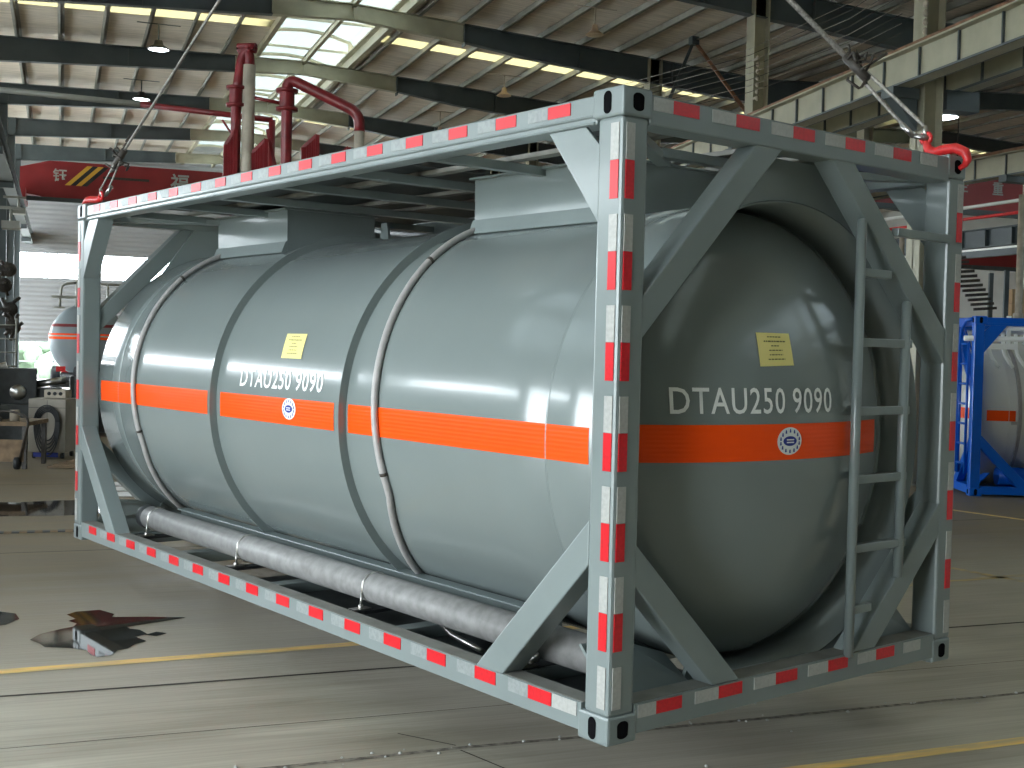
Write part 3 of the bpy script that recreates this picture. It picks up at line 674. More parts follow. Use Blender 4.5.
# top frame: cross bars and long walkway bars under added blocking plates
for y in (0.62, 1.5, 2.3, 3.05, 3.85, 4.6, 5.45):
    b = MB(); b.box((0.1, y - 0.03, 2.468), (W_ - 0.1, y + 0.03, 2.515)); b.build('top_cross_bar', M['frame'], tk, 0.003)
for x in (0.66, 1.26, 1.62):
    b = MB(); b.box((x - 0.035, 0.13, 2.52), (x + 0.035, L_ - 0.13, 2.545)); b.build('walkway_bar', M['dust'], tk, 0.003)
for x0, x1, y0, y1 in ((1.66, 2.3, 0.5, 5.5), (0.14, 1.6, 2.12, 5.42), (0.16, 0.62, 0.2, 0.9)):
    b = MB(); b.box((x0, y0, 2.548), (x1, y1, 2.556)); b.build('walkway_blocker', M['junk'], tk)  # dark walkway cover added to cut light and view through the top frame
for pts in (([(0.12, 0.14, 2.48), (1.0, 0.75, 2.48)]), ([(2.31, 0.14, 2.48), (1.5, 0.75, 2.48)]), ([(0.12, L_ - 0.14, 2.48), (1.0, L_ - 0.75, 2.48)]), ([(2.31, L_ - 0.14, 2.48), (1.5, L_ - 0.75, 2.48)])):
    b = MB(); b.bar(pts[0], pts[1], 0.07, 0.04); b.build('top_diagonal', M['frame'], tk, 0.003)

# hoses over the tank, kinked below the waist
def hose(ys):
    # ys: hose position along the tank at 72, 5, -20 and -64 degrees round the shell
    ks = [(72, ys[0]), (5, ys[1]), (-20, ys[2]), (-64, ys[3])]
    def yy(a):
        for (a0, y0), (a1, y1) in zip(ks[:-1], ks[1:]):
            if a >= a1:
                t = (a0 - a) / (a0 - a1); return y0 + (y1 - y0) * t
        return ys[3]
    pts = [cyl_a(yy(a), a, 0.018) for a in range(72, -65, -3)]
    p = pts[-1]; pts.append(Vector((p.x + 0.06, p.y + 0.03, 0.14)))
    b = MB(); b.tube(pts, 0.019, 12); h = b.build('drain_hose', M['hose'], tk)
    for a in (50, -15):
        q = MB(); q.tube([cyl_a(yy(a), a + 0.6, 0.018), cyl_a(yy(a), a - 0.3, 0.018)], 0.0215, 12); q.build('hose_tape', M['grease'], h)
    c1 = cyl_a(ys[0], 73, 0.03); q = MB(); q.tube([c1, c1 + Vector((0.1, -0.05, 0.02))], 0.022, 12); q.build('hose_coupling', M['grease'], h)
    q = MB(); q.tube([c1, c1 + Vector((0.0, 0, 0.05))], 0.008, 8); q.build('brass_tag', M['hookred'], h)
hose((2.05, 1.92, 1.86, 2.17)); hose((5.28, 5.17, 5.12, 5.36))

# grey storage pipe with clamps
b = MB(); b.tube([(0.29, 0.25, 0.24), (0.29, 5.3, 0.24)], 0.083, 40); pipe = b.build('hose_storage_pipe', M['pipe'], tk); pipe['label'] = 'weathered grey pipe'
b = MB(); b.lathe([(0.001, 5.33), (0.08, 5.325), (0.089, 5.31), (0.089, 5.24), (0.083, 5.235)], (0.29, 0, 0.24), 'Y', 32); b.build('pipe_cap', M['black'], pipe)
for y in (0.75, 2.15, 3.65, 5.1):
    b = MB(); b.lathe([(0.082, y - 0.008), (0.088, y - 0.007), (0.088, y + 0.007), (0.082, y + 0.008)], (0.29, 0, 0.24), 'Y', 32); b.build('pipe_clamp', M['steel'], pipe)
    b = MB(); b.tube([(0.205, y, 0.22), (0.2, y, 0.14)], 0.007, 8); b.box((0.14, y - 0.03, 0.13), (0.25, y + 0.03, 0.138)); b.tube([(0.2, y, 0.132), (0.2, y, 0.155)], 0.014, 6); b.build('clamp_bolt', M['steel'], pipe)
    b = MB(); b.box((0.11, y - 0.04, 0.11), (0.45, y + 0.04, 0.128)); b.build('pipe_bracket', M['black'], pipe)
b = MB(); b.box((0.118, 0.2, 0.05), (0.95, 3.55, 0.06)); b.build('dark_under_plate', M['junk'], tk)  # thin dark sheet lying low under the near part of the tank
# short clear hose ends under the pipe
b = MB(); b.tube([(0.33, 1.62, 0.16), (0.3, 1.45, 0.12), (0.3, 1.2, 0.09)], 0.014, 10); b.build('hose_end', M['steel'], tk)
b = MB(); b.tube([(0.24, 0.72, 0.16), (0.22, 0.68, 0.2), (0.2, 0.72, 0.15)], 0.012, 8); b.build('wire_tie', M['steel'], tk)

# ================================================================== WIRE SLINGS
RS = math.cos(R(18.5)); SS = math.sin(R(18.5))
def c2w(x, y, z): return Vector((x * RS - y * SS, x * SS + y * RS, z + 0.35))
APEX = c2w(1.219, 3.03, 6.0)
def torus(c, R0, r, ax, n=20, k=8):
    u = Vector(ax[0]).normalized(); w = Vector(ax[1]).normalized()
    pts = [Vector(c) + u * R0 * math.cos(2 * math.pi * i / n) + w * R0 * math.sin(2 * math.pi * i / n) for i in range(n + 1)]
    return pts
def sling(corner, outdir, tj, label, rad, lo=1.0, hi=1.0):
    st = root('wire_rope_sling', corner, 0, label, 'lifting sling', 'lifting slings on the grey tank container')
    d = (APEX - corner).normalized(); side = d.cross(Vector((0, 0, 1))).normalized(); side = side.cross(d).normalized(); o = Vector((0, 0, 0)); full = (APEX - corner).length
    # hook: eye near the casting top, big curl going outwards and down into the casting hole
    out = Vector(outdir).normalized(); inn = -out
    hp = [inn * 0.10 * lo + Vector((0, 0, 0.085 * hi)), inn * 0.085 * lo + Vector((0, 0, 0.04 * hi)), inn * 0.045 * lo + Vector((0, 0, 0.02)), out * 0.0 + Vector((0, 0, 0.03)), out * 0.07 + Vector((0, 0, 0.03)),
          out * 0.125 + Vector((0, 0, 0.005)), out * 0.14 + Vector((0, 0, -0.035)), out * 0.125 + Vector((0, 0, -0.06)), out * 0.098 + Vector((0, 0, -0.075))]
    sp = []
    for i in range(len(hp) - 1):
        for t in (0, 0.34, 0.67): sp.append(hp[i].lerp(hp[i + 1], t))
    sp.append(hp[-1]); k = len(sp)
    b = MB(); b.tube(sp, [0.014 + 0.014 * math.sin(math.pi * min(1, (i + 3) / k)) for i in range(k)], 12); hk = b.build('hook', M['hookred'], st); hk['label'] = 'red forged hook'
    s0 = inn * 0.10 * lo + Vector((0, 0, 0.10 * hi))
    b = MB(); b.tube(torus(s0, 0.028, 0.01, (out, Vector((0, 0, 1)))), 0.011, 8, caps=False); b.build('hook_eye', M['hookred'], hk)
    j = d * tj
    for sg in (-1, 1):
        b = MB(); b.tube([s0 + side * sg * 0.012 + Vector((0, 0, 0.02)), s0.lerp(j, 0.12) + side * sg * 0.036, s0.lerp(j, 0.5) + side * sg * 0.03, s0.lerp(j, 0.92) + side * sg * 0.02, j], rad * 0.62, 8); b.build('rope_leg', M['wire'], st)
    q = s0.lerp(j, 0.1); b = MB(); b.tube([s0, q + side * 0.036], 0.014, 8); b.tube([s0, q - side * 0.036], 0.012, 8); b.tube([q - side * 0.036, q - side * 0.036 + d * 0.09], 0.015, 8); b.build('shackle', M['steel'], st)
    # binding knot
    rr = random.Random(int(tj * 100)); b = MB()
    for i in range(7):
        a0 = j + Vector((rr.uniform(-.05, .05), rr.uniform(-.05, .05), rr.uniform(-.06, .06))); pts = [a0]
        for _ in range(5): pts.append(pts[-1] + Vector((rr.uniform(-.05, .05), rr.uniform(-.05, .05), rr.uniform(-.05, .05))))
        b.tube(pts, 0.008, 6)
    b.tube([j - d * 0.1, j + d * 0.08], 0.026, 8); b.build('rope_clamp', M['grease'], st)
    b = MB(); b.tube([j, o + d * full], rad, 10); b.build('rope', M['wire'], st)
    return st
sling(c2w(0.07, L_ - 0.1, 2.60), c2w(0, 1, 0) - c2w(0, 0, 0), 0.45, 'steel rope sling hooked to the far upper corner beside the red crane girder', 0.011, 2.2, 0.4)
sling(c2w(W_ - 0.075, 0.09, 2.60), c2w(0, -1, 0) - c2w(0, 0, 0), 0.68, 'steel rope sling with red hook on the right-hand upper corner of the grey container', 0.016)
hb = root('crane_hook_block', APEX, 0, 'hook block holding the rope slings above the grey container', 'crane hook')
b = MB(); b.tube(torus((0, 0, 0), 0.12, 0.03, ((1, 0, 0), (0, 0, 1))), 0.025, 10, caps=False); b.build('master_ring', M['steel'], hb)
b = MB(); b.tube([(0, 0, 0.12), (0.0, 0, 0.35)], 0.04, 12); b.tube([(0, 0.0, 0.14), (0.08, 0, 0.1), (0.1, 0, 0.0), (0.0, 0, -0.06), (-0.08, 0, 0.0)], 0.035, 10); b.build('hook', M['yellow'], hb)
b = MB(); b.box((-0.2, -0.12, 0.33), (0.2, 0.12, 0.75)); b.build('sheave_block', M['yellow'], hb, 0.04)
for sx in (-0.15, 0.15):
    b = MB(); b.tube([(sx, 0, 0.7), (sx, 0, 1.72)], 0.01, 6); b.build('rope', M['wire'], hb)
cy = APEX.y
cg = root('bridge_crane', (5.3, cy, 0), 0, 'red bridge crane directly over the grey container', 'overhead crane', 'red overhead travelling cranes')
b = MB(); b.box((-8.6, -0.3, 8.05), (3.2, 0.3, 8.7)); b.box((-8.9, -1.2, 7.98), (-8.5, 1.2, 8.2)); b.box((2.8, -1.2, 6.5), (3.2, 1.2, 8.1)); b.build('girder', M['redsteel'], cg, 0.02)

# ================================================================== OVERHEAD CRANES IN VIEW
def bridge_crane(x0, x1, y, z0, z1, label, txts, stripes=True, rail0=None):
    cr = root('bridge_crane', ((x0 + x1) / 2, y, 0), 0, label, 'overhead crane', 'red overhead travelling cranes')
    w = (x1 - x0) / 2; b = MB()
    b.prism([(-w, -0.25, z0 + 0.12), (-w, -0.25, z1 - 0.25), (-w + 0.9, -0.25, z1), (w - 0.9, -0.25, z1), (w, -0.25, z1 - 0.25), (w, -0.25, z0 + 0.12), (w - 0.7, -0.25, z0), (-w + 0.7, -0.25, z0)], (0, 0.5, 0)); b.build('girder', M['redsteel'], cr)
    for s in (-1, 1):
        b = MB(); b.box((s * w - 0.2, -1.3, z0 - 0.2), (s * w + 0.2, 1.3, z0 + 0.15)); e_ = b.build('end_carriage', M['redsteel'], cr)
    b = MB(); b.box((-w + 0.2, -0.3, z0 - 0.14), (w - 0.2, -0.1, z0 + 0.0)); b.build('rail_beam', M['rafter'], cr)
    stripes = stripes - 0.4 if stripes else stripes
    for body, xc, sz in txts:
        text_mesh('girder_character', body, M['white_tape'], (lambda u, v, xc=xc, sz=sz: Vector((xc - (x0 + x1) / 2 + (u - 0.5) * sz, -0.262, (z0 + z1) / 2 + 0.14 + (v - 0.5) * sz))), cr, 0.02)
    if stripes:
        for k, mm in enumerate((M['yellow'], M['black'], M['yellow'], M['black'])):
            xb = stripes - (x0 + x1) / 2 + k * 0.17; q = MB(); q.add([(xb, -0.258, z0 + 0.42), (xb + 0.17, -0.258, z0 + 0.42), (xb + 0.85, -0.258, z1 - 0.1), (xb + 0.68, -0.258, z1 - 0.1)], [(0, 1, 2, 3)]); q.build('hazard_stripe', mm, cr)
    return cr
cr1 = bridge_crane(-3.35, 12.6, 38.0, 6.42, 7.6, 'red bridge crane girder with white characters and yellow stripes, far end of hall', [('\u94b0', -2.15, 0.42), ('\u798f', 1.6, 0.6)], -1.6)
b = MB(); b.box((-7.9 + 0.6 + 0, -0.262, 7.05), (-7.9 + 2.6, -0.258, 7.12)); 
q = MB(); q.box((-5.45, -0.264, 7.12), (-4.0, -0.26, 7.2)); q.build('serial_marks', M['grease'], cr1)
bridge_crane(15.6, 35.6, 22.0, 5.86, 6.80, 'red bridge crane girder in the second hall above the blue-framed container', [('\u4f01', 20.28, 0.33), ('\u91cd', 21.42, 0.36)], 0)
bridge_crane(15.6, 35.6, 30.5, 5.2, 5.72, 'farther, lower red bridge crane girder in the second hall', [], 0)

# ================================================================== HIGH BAY LAMPS
def lamp(loc, lit, label, rod=0.5, sc=1.0, group='high bay lamps'):
    t = root('high_bay_lamp', loc, 0, label, 'ceiling lamp', group)
    b = MB()
    if lit:
        b.lathe([(0.02, 0.22), (0.09, 0.21), (0.11, 0.12), (0.13, 0.1), (0.24, 0.03), (0.25, 0.0), (0.235, -0.005)], (0, 0, 0), 'Z', 24); b.build('lamp_shade', M['black'], t)
        b = MB(); b.lathe([(0.001, -0.02), (0.16, -0.018), (0.235, -0.0)], (0, 0, 0), 'Z', 24); b.build('lens', M['lampglow'], t)
    else:
        b.lathe([(0.02, 0.2), (0.06, 0.19), (0.075, 0.08), (0.14, 0.03), (0.2, -0.02), (0.19, -0.03), (0.02, 0.0)], (0, 0, 0), 'Z', 24); b.build('lamp_shade', M['lampcone'], t)
    if loc[2] > 7: rod = roof_z(loc[0]) - 0.04 - loc[2] - 0.2
    b = MB(); b.tube([(0, 0, 0.18), (0, 0, 0.2 + rod)], 0.018, 8); b.box((-0.5, -0.01, 0.18 + rod), (0.5, 0.01, 0.2 + rod)); b.build('rod', M['beige'] if not lit else M['rafter'], t)
    return t
lamp((0.05, 25.9, 8.8), True, 'lit round lamp left of the sling rope, nearer the camera', 0.8)
lamp((0.05, 32.6, 8.85), True, 'lit round lamp behind the sling rope, farther one', 0.8)
lamp((8.57, 19.6, 8.65), False, 'unlit pendant lamp with tan cone hanging high above the container', 0.54)
lamp((8.98, 26.4, 8.66), False, 'unlit tan pendant lamp hanging over the red-taped top rail', 0.52)
lamp((8.9, 32.0, 8.5), False, 'unlit pendant lamp mostly hidden behind the top rail', 0.55)
lamp((10.62, 11.0, 5.6), True, 'lit lamp beside the cream column near the red hook', 0.08)

# ================================================================== RED PIPE RIG BEHIND THE CONTAINER
def D(v): return v
rig = root('pipe_loading_rig', (-0.2, 8.0, 0), 0, 'red oxide pipe loading rig with beige drop pipes behind the container', 'pipe rig')
def rt_tube(nm, pts, r, m, par=rig, n=16):
    b = MB(); b.tube([Vector(p) - Vector((-0.2, 8.0, 0)) for p in pts], r, n); return b.build(nm, m, par)
def arcpts(pts, k=5):
    # round the inner corners
    P = [Vector(p) for p in pts]; out = [P[0]]
    for i in range(1, len(P) - 1):
        a = P[i] + (P[i - 1] - P[i]).normalized() * 0.12; c = P[i] + (P[i + 1] - P[i]).normalized() * 0.12
        for t in range(k + 1):
            t /= k; out.append((a * (1 - t) ** 2 + P[i] * 2 * t * (1 - t) + c * t * t))
    return out + [P[-1]]
rt_tube('riser_pipe', arcpts([(-0.43, 8.03, 0), (-0.43, 8.03, 4.35), (-0.41, 8.04, 4.5), (-0.36, 8.03, 4.82), (-0.31, 8.0, 4.82), (-0.31, 8.0, 4.62)]), 0.05, M['redpipe'])
rt_tube('drop_pipe', [(-0.31, 8.0, 4.65), (-0.32, 7.98, 3.6), (-0.33, 7.96, 0.0)], 0.062, M['beige'])
for z in (4.25, 4.42):
    b = MB(); b.lathe([(0.05, z - 0.015), (0.1, z - 0.015), (0.1, z + 0.015), (0.05, z + 0.015)], (-0.23, 0.03, 0), 'Z', 20); b.build('flange', M['redpipe'], rig)
b = MB(); b.lathe([(0.068, 4.26), (0.068, 4.42)], (-0.23, 0.03, 0), 'Z', 16); b.build('valve_body', M['redpipe'], rig)
rt_tube('riser_pipe', arcpts([(0.04, 7.84, 0), (0.04, 7.84, 4.53), (0.72, 7.6, 4.2), (0.72, 7.6, 4.02)]), 0.055, M['redpipe'])
rt_tube('drop_pipe', [(0.72, 7.6, 4.04), (0.72, 7.6, 0.0)], 0.05, M['beige'])
for z in (4.22, 4.4):
    b = MB(); b.lathe([(0.055, z - 0.015), (0.11, z - 0.015), (0.11, z + 0.015), (0.055, z + 0.015)], (0.24, -0.16, 0), 'Z', 20); b.build('flange', M['redpipe'], rig)
b = MB(); b.lathe([(0.075, 4.23), (0.075, 4.4)], (0.24, -0.16, 0), 'Z', 16); b.build('valve_body', M['redpipe'], rig)
rt_tube('cross_pipe', [(-0.45, 8.06, 4.37), (0.05, 7.85, 4.27)], 0.018, M['redpipe'])
# sheet gates / guard rails of the rig platform
def gate(x0, x1, y, z0, z1a, z1b, par, nm='guard_panel'):
    b = MB(); n = 6
    for i in range(n + 1):
        t = i / n; x = x0 + (x1 - x0) * t; yy = y - (x - x0) * 0.36; zt = z1a + (z1b - z1a) * t; r = 0.012 if 0 < i < n else 0.02
        b.bar((x, yy, z0), (x, yy, zt), r * 2, r * 2)
    b.bar((x0, y, z1a), (x1, y - (x1 - x0) * 0.36, z1b), 0.03, 0.03); b.bar((x0, y, z0), (x1, y - (x1 - x0) * 0.36, z0), 0.03, 0.03)
    o = b.build(nm, M['redpipe'], par); o.location = (0.2, -8.0, 0); return o
gate(-0.53, -0.44, 8.0, 3.5, 3.85, 4.0, rig); gate(-0.28, -0.15, 7.95, 3.5, 3.78, 3.92, rig); gate(0.2, 0.33, 7.8, 3.5, 3.85, 3.98, rig); gate(0.42, 0.62, 7.7, 3.5, 3.68, 3.86, rig)
b = MB(); b.bar((0.07, -0.03, 4.03), (0.16, -0.05, 3.65), 0.03, 0.03); b.bar((-0.36, 0.05, 4.1), (-0.22, 0.05, 3.9), 0.02, 0.02); b.build('stay_bar', M['redpipe'], rig)
# long high pipe, red towards the rig
lp = root('overhead_pipe', (-1.0, 12, 0), 0, 'long horizontal pipe under the roof, pale at the left and red at the right', 'pipe')
b = MB(); b.tube([(-2.5, 0, 4.95), (-0.15, -0.7, 4.78)], 0.035, 10); b.build('pale_section', M['purlin'], lp)
b = MB(); b.tube([(-0.15, -0.7, 4.78), (1.35, -1.3, 4.62)], 0.035, 10); b.build('red_section', M['redpipe'], lp)
b = MB(); b.tube([(-2.5, 0, 0), (-2.5, 0, 4.95)], 0.04, 8); b.tube([(1.35, -1.3, 0.0), (1.35, -1.3, 4.62)], 0.04, 8); b.build('support_leg', M['redpipe'], lp)

# inverted V brace (chain legs) behind the container top
vb = root('steel_brace', (11.45, 20.5, 8.93), 0, 'inverted V of dark and yellowed steel bars hanging from the roof above the near corner', 'brace')
for dx, dz, m in ((-0.75, -1.9, M['rafter']), (1.6, -2.0, M['rust'])):
    b = MB(); b.bar((0, 0, 0.1), (dx, -0.3 * dx, dz), 0.07, 0.07); b.build('bar', m, vb)
b = MB(); b.box((-0.09, -0.09, 0.0), (0.09, 0.09, 0.18)); b.build('apex_plate', M['rafter'], vb)

# festoon wires across the second hall
for k in range(8):
    b = MB(); z = 6.05 + k * 0.09; pts = [(7.0, 14.7, z - 0.2), (8.4, 13.0, z + 0.1 + k * 0.01), (9.3, 11.6, z + 0.45 + k * 0.03), (9.5, 10.6, z + 0.62 + k * 0.05)]
    b.tube(pts, 0.0055, 5)
    tag(b.build('overhead_wire', M['wire'] if k % 2 else M['grease']), 'thin wire slanting across to the cream column', 'wire', 'bundle of slanting overhead wires')
# valve-like insulators on columns
for (x, y, z, lb) in ((10.55, 16.25, 7.4, 'string of pale insulators on the farther cream column'), (9.72, 10.35, 6.95, 'string of pale insulators on the nearer cream column')):
    b = MB()
    for i in range(7): b.lathe([(0.01, 0.13 * i), (0.04, 0.13 * i + 0.03), (0.04, 0.13 * i + 0.08), (0.01, 0.13 * i + 0.11)], (x, y, z - 0.6), 'Z', 10)
    b.box((x, y - 0.01, z - 0.55), (x + 0.02, y + 0.2, z - 0.5)); b.box((x, y - 0.01, z + 0.2), (x + 0.02, y + 0.2, z + 0.25)); tag(b.build('insulator_string', M['beige']), lb, 'insulator')

# ================================================================== BLUE FRAMED TANK CONTAINERS (right background)
cfg2 = dict(frame=M['bluebeam'], tank=M['whitetank'], rings=[0.7, 2.3, 3.9, 5.4], bands=[(0.25, 0.66), (0.8, 2.25), (2.4, 5.2)], band_end=170, ringm=M['hose'], cross=M['bluebeam'])
rz2 = R(-24 - 90)
bx, by = 9.8, 9.2
K2 = 0.965; ox = bx - K2 * W_ * math.cos(rz2); oy = by - K2 * W_ * math.sin(rz2)
bt, r2, sh2, po = build_container('tank_container', (ox, oy, 0), rz2, 'white tank in a bright blue frame at the right edge, standing on the floor', cfg2)
bt.scale = (K2, K2, K2)
# its ladder, handrails, white top pipework, blue pipe
b = MB(); b.tube([(1.95, -0.03, 0.3), (1.95, -0.03, 2.2)], 0.02, 8); ld = b.build('ladder', M['bluebeam'], bt)
b = MB(); b.tube([(1.9, -0.03, 0.3), (1.92, -0.05, 1.6), (1.97, -0.06, 2.2), (2.05, -0.06, 2.42), (2.2, -0.04, 2.53), (2.34, 0.0, 2.55)], 0.026, 10); b.build('stile', M['bluebeam'], ld)
b = MB(); b.tube([(2.28, -0.03, 0.3), (2.28, -0.03, 2.2)], 0.02, 8); b.build('stile', M['bluebeam'], ld)
for i in range(7):
    b = MB(); b.tube([(1.91, -0.035, 0.45 + i * 0.29), (2.28, -0.035, 0.45 + i * 0.29)], 0.017, 8); b.build('rung', M['bluebeam'], ld)
b = MB(); b.tube([(2.36, -0.12, 2.27), (2.36, 0.9, 2.27), (2.36, 2.0, 2.3)], 0.04, 10); b.tube([(2.36, 0.35, 2.42), (2.36, 5.0, 2.42)], 0.035, 8)
for y in (0.22, 0.42, 0.6): b.tube(arcpts([(2.36, y, 2.35), (2.36, y + 0.02, 2.05), (2.36, y + 0.16, 1.86)]), 0.025, 10)
b.box((2.3, 0.18, 2.12), (2.42, 0.62, 2.2)); b.tube([(2.36, 0.5, 2.2), (2.36, 0.5, 2.6)], 0.035, 8); b.tube([(2.3, 0.75, 2.2), (2.36, 0.75, 2.5)], 0.03, 8); b.build('top_pipework', M['white_paint'], bt)
b = MB(); b.tube([(2.2, 0.45, 0.28), (2.2, 5.6, 0.28)], 0.13, 20); b.build('storage_tube', M['bluebeam'], bt)
for k_ in range(14):
    q = MB(); y = 0.6 + k_ * 0.3; vs = []
    for i in range(5):
        z = 1.035 + 0.045 * i / 4; 
        for yy in (y, y + 0.15): v = cyl(yy, z, 0.004); v.x = 2 * XC - v.x; vs.append(v)
    q.add(vs, [(2 * i, 2 * i + 1, 2 * i + 3, 2 * i + 2) for i in range(4)], 0, True); q.build('reflective_tape', M['red_tape'] if k_ % 2 else M['white_tape'], sh2)
# second blue frame container behind it
dirx, diry = math.cos(R(66)), math.sin(R(66))
bt2 = copy_tree(bt, None, (ox + dirx * 3.3 - 1.2, oy + diry * 3.3, 0), (0, 0, rz2))
bt2['label'] = 'second blue-framed white tank, half hidden behind the first'
# third stacked: only its bottom frame and cartons visible -> storage rack
rk = root('storage_rack', (13.6, 14.6, 0), R(-24), 'steel rack with red beams behind the blue-framed tank', 'rack')
for x in (-1.3, 0, 1.3, 2.6, 3.9):
    for y in (0, 0.9):
        b = MB(); b.box((x - 0.04, y - 0.04, 0), (x + 0.04, y + 0.04, 3.6)); b.build('upright', M['rafter'], rk)
for z in (1.1, 2.66):
    for y in (0, 0.9):
        b = MB(); b.box((-1.3, y - 0.03, z - 0.14), (3.9, y + 0.03, z)); b.build('beam', M['redsteel'], rk)
    b = MB(); b.box((-1.3, 0, z), (3.9, 0.9, z + 0.02)); b.build('deck', M['wood'], rk)
ci = 0
cr_, sr_ = math.cos(R(-24)), math.sin(R(-24))
proto_c = None
for i in range(6):
    for j in range(2):
        x = 1.45 + i * 0.38; z = 2.685 + j * 0.285; loc = (13.6 + x * cr_ - 0.3 * sr_, 14.6 + x * sr_ + 0.3 * cr_, z)
        if proto_c is None:
            b = MB(); b.box((0, -0.2, 0), (0.35, 0.3, 0.28)); proto_c = b.build('carton', M['card'], None, 0.005)
            t_ = MB(); t_.box((0.15, -0.203, 0), (0.2, -0.199, 0.281)); t_.box((0.15, -0.2, 0.279), (0.2, 0.3, 0.2815)); t_.build('packing_tape', M['beige'], proto_c); o = proto_c; o.location = loc; o.rotation_euler = (0, 0, R(-24))
        else: o = copy_tree(proto_c, None, loc, (0, 0, R(-24)))
        tag(o, 'tan carton in the %s layer of the stack on the rack, place %d along it' % (('lower', 'upper')[j], i + 1), 'cardboard box', 'cartons stacked on the rack')
# loose white dark frame things
b = MB()
for i in range(12): b.bar((11.6 + 0.05 * i - 0.0, 12.05 - 0.012 * i, 3.55 - 0.075 * i), (11.95 + 0.05 * i, 11.92 - 0.012 * i, 3.58 - 0.075 * i), 0.05, 0.045)
dc = b.build('cable_carrier', M['grease']); tag(dc, 'brown linked cable carrier hanging beside the right post', 'cable chain')
b = MB(); b.tube([(11.78, 12.0, 3.6), (11.78, 12.0, 6.1)], 0.012, 6); b.box((10.85, 11.97, 6.08), (11.8, 12.03, 6.12)); q = b.build('hanger', M['grease'], dc)
# service pipes in the second hall
for (x, z, m, lb, r) in ((16.6, 5.22, M['whitetank'], 'pale conductor rail under the second hall crane', 0.04), (16.6, 4.97, M['hookred'], 'orange-red conductor rail below the pale one', 0.035)):
    b = MB(); b.tube([(x, 2, z), (x, 44, z)], r, 8); tag(b.build('conductor_rail', m), lb, 'rail')
b = MB(); b.ibeam((17.3, 2, 4.6), (17.3, 46, 4.6), 0.25, 0.42, 0.02, 0.02)
y = 3
while y < 45: b.box((17.2, y, 4.42), (17.4, y + 0.02, 4.78)); y += 0.8
struct('service_beam', b, M['rafter'], 'grey stiffened beam in the second hall')
b = MB(); b.box((15.1, 2, 3.93), (15.25, 46, 4.06)); b.box((15.1, 2, 4.06), (15.25, 46, 4.1), 1); struct('service_beam', b, [M['rafter'], M['whitetank']], 'dark slim beam with pale top beyond the column row')
for (x, y) in ((14.28, 13.2), (17.0, 20), (17.0, 8)):
    b = MB(); b.tube([(x, y, 0), (x, y, 4.9)], 0.06, 12); b.box((x - 0.12, y - 0.12, 0), (x + 0.12, y + 0.12, 0.02)); b.tube([(x, y, 2.6), (x, y, 2.75)], 0.09, 10)
    struct('pole', b, M['beige'], 'slim beige post in the second hall', 'beige posts')
# end hall clutter on the right
def machine(name, loc, size, m, label, cat, seed=1, rz=0, group=None):
    t = root(name, loc, rz, label, cat, group); sx, sy, sz = size; rr = random.Random(seed)
    b = MB(); b.box((-sx / 2, -sy / 2, 0.05), (sx / 2, sy / 2, sz * 0.55)); b.build('base_cabinet', m, t, 0.01)
    b = MB(); b.box((-sx * 0.4, -sy * 0.35, sz * 0.55), (sx * 0.1, sy * 0.35, sz)); b.box((sx * 0.1, -sy * 0.2, sz * 0.55), (sx * 0.45, sy * 0.3, sz * 0.75)); b.build('headstock', m, t, 0.01)
    b = MB(); b.tube([(sx * 0.1, -sy * 0.1, sz * 0.8), (sx * 0.5, -sy * 0.1, sz * 0.86)], sz * 0.05, 10); b.lathe([(0.01, 0), (sz * 0.1, 0.01), (sz * 0.1, 0.03), (0.01, 0.04)], (-sx * 0.15, -sy * 0.4, sz * 0.7), 'Y', 16); b.build('spindle', M['steel'], t)
    for q in (-1, 1):
        b = MB(); b.box((q * sx * 0.4 - 0.05, -sy / 2, 0), (q * sx * 0.4 + 0.05, sy / 2, 0.06)); b.build('foot', M['grease'], t)
    return t
machine('lathe_machine', (19.5, 20, 0), (2.2, 1.0, 1.6), M['junk'], 'dark machine tool in the second hall', 'machine', 3)

# ================================================================== TANKER TRUCK AT THE FAR LEFT
tr = root('tanker_truck', (-0.55, 31.2, 0), 0, 'grey tanker truck with orange and red striped rear, parked by the gable wall', 'truck')
b = MB(); pf = [(0.001, -0.28), (0.35, -0.25), (0.75, -0.18), (0.95, -0.08), (1.02, 0.02), (1.02, 6.5), (0.9, 6.75), (0.001, 6.85)]
b.lathe(pf, (-0.8, 0, 1.84), 'Y', 64, sx=1.0); tb = b.build('tank_body', M['whitetank'] if False else mat('pale_grey_blue_paint', (0.22, 0.26, 0.28), 0.35), tr)
for (z0, z1, m) in ((1.86, 1.93, M['orange']), (1.93, 1.97, M['white_tape']), (1.97, 2.02, M['orange']), (2.2, 2.28, M['redpipe'])):
    q = MB(); vs = []; n = 40
    for z in (z0, z1):
        for i in range(n + 1):
            a = R(-180 + 180 * i / n); rz_ = math.sqrt(max(0.01, 1.0 - ((z - 1.84) / 1.02) ** 2)); vs.append((-0.8 + 1.03 * rz_ * math.cos(a), -0.01 + 0.29 * rz_ * math.sin(a), z))
    q.add(vs, [(i, i + 1, n + 2 + i, n + 1 + i) for i in range(n)], 0, True); q.build('stripe', m, tb)
q = MB(); q.box((-1.5, -0.32, 0.75), (0.0, -0.2, 0.95)); q.box((-1.6, -0.4, 0.55), (0.3, 6.0, 0.75)); q.build('chassis', M['junk'], tr)
for y in (1.0, 2.2, 5.6):
    for x in (-1.65, 0.05):
        b = MB(); b.lathe([(0.12, -0.13), (0.3, -0.13), (0.48, -0.12), (0.5, -0.05), (0.5, 0.05), (0.48, 0.12), (0.3, 0.13), (0.12, 0.13)], (x, y, 0.5), 'X', 24); b.build('wheel', M['black'], tr)
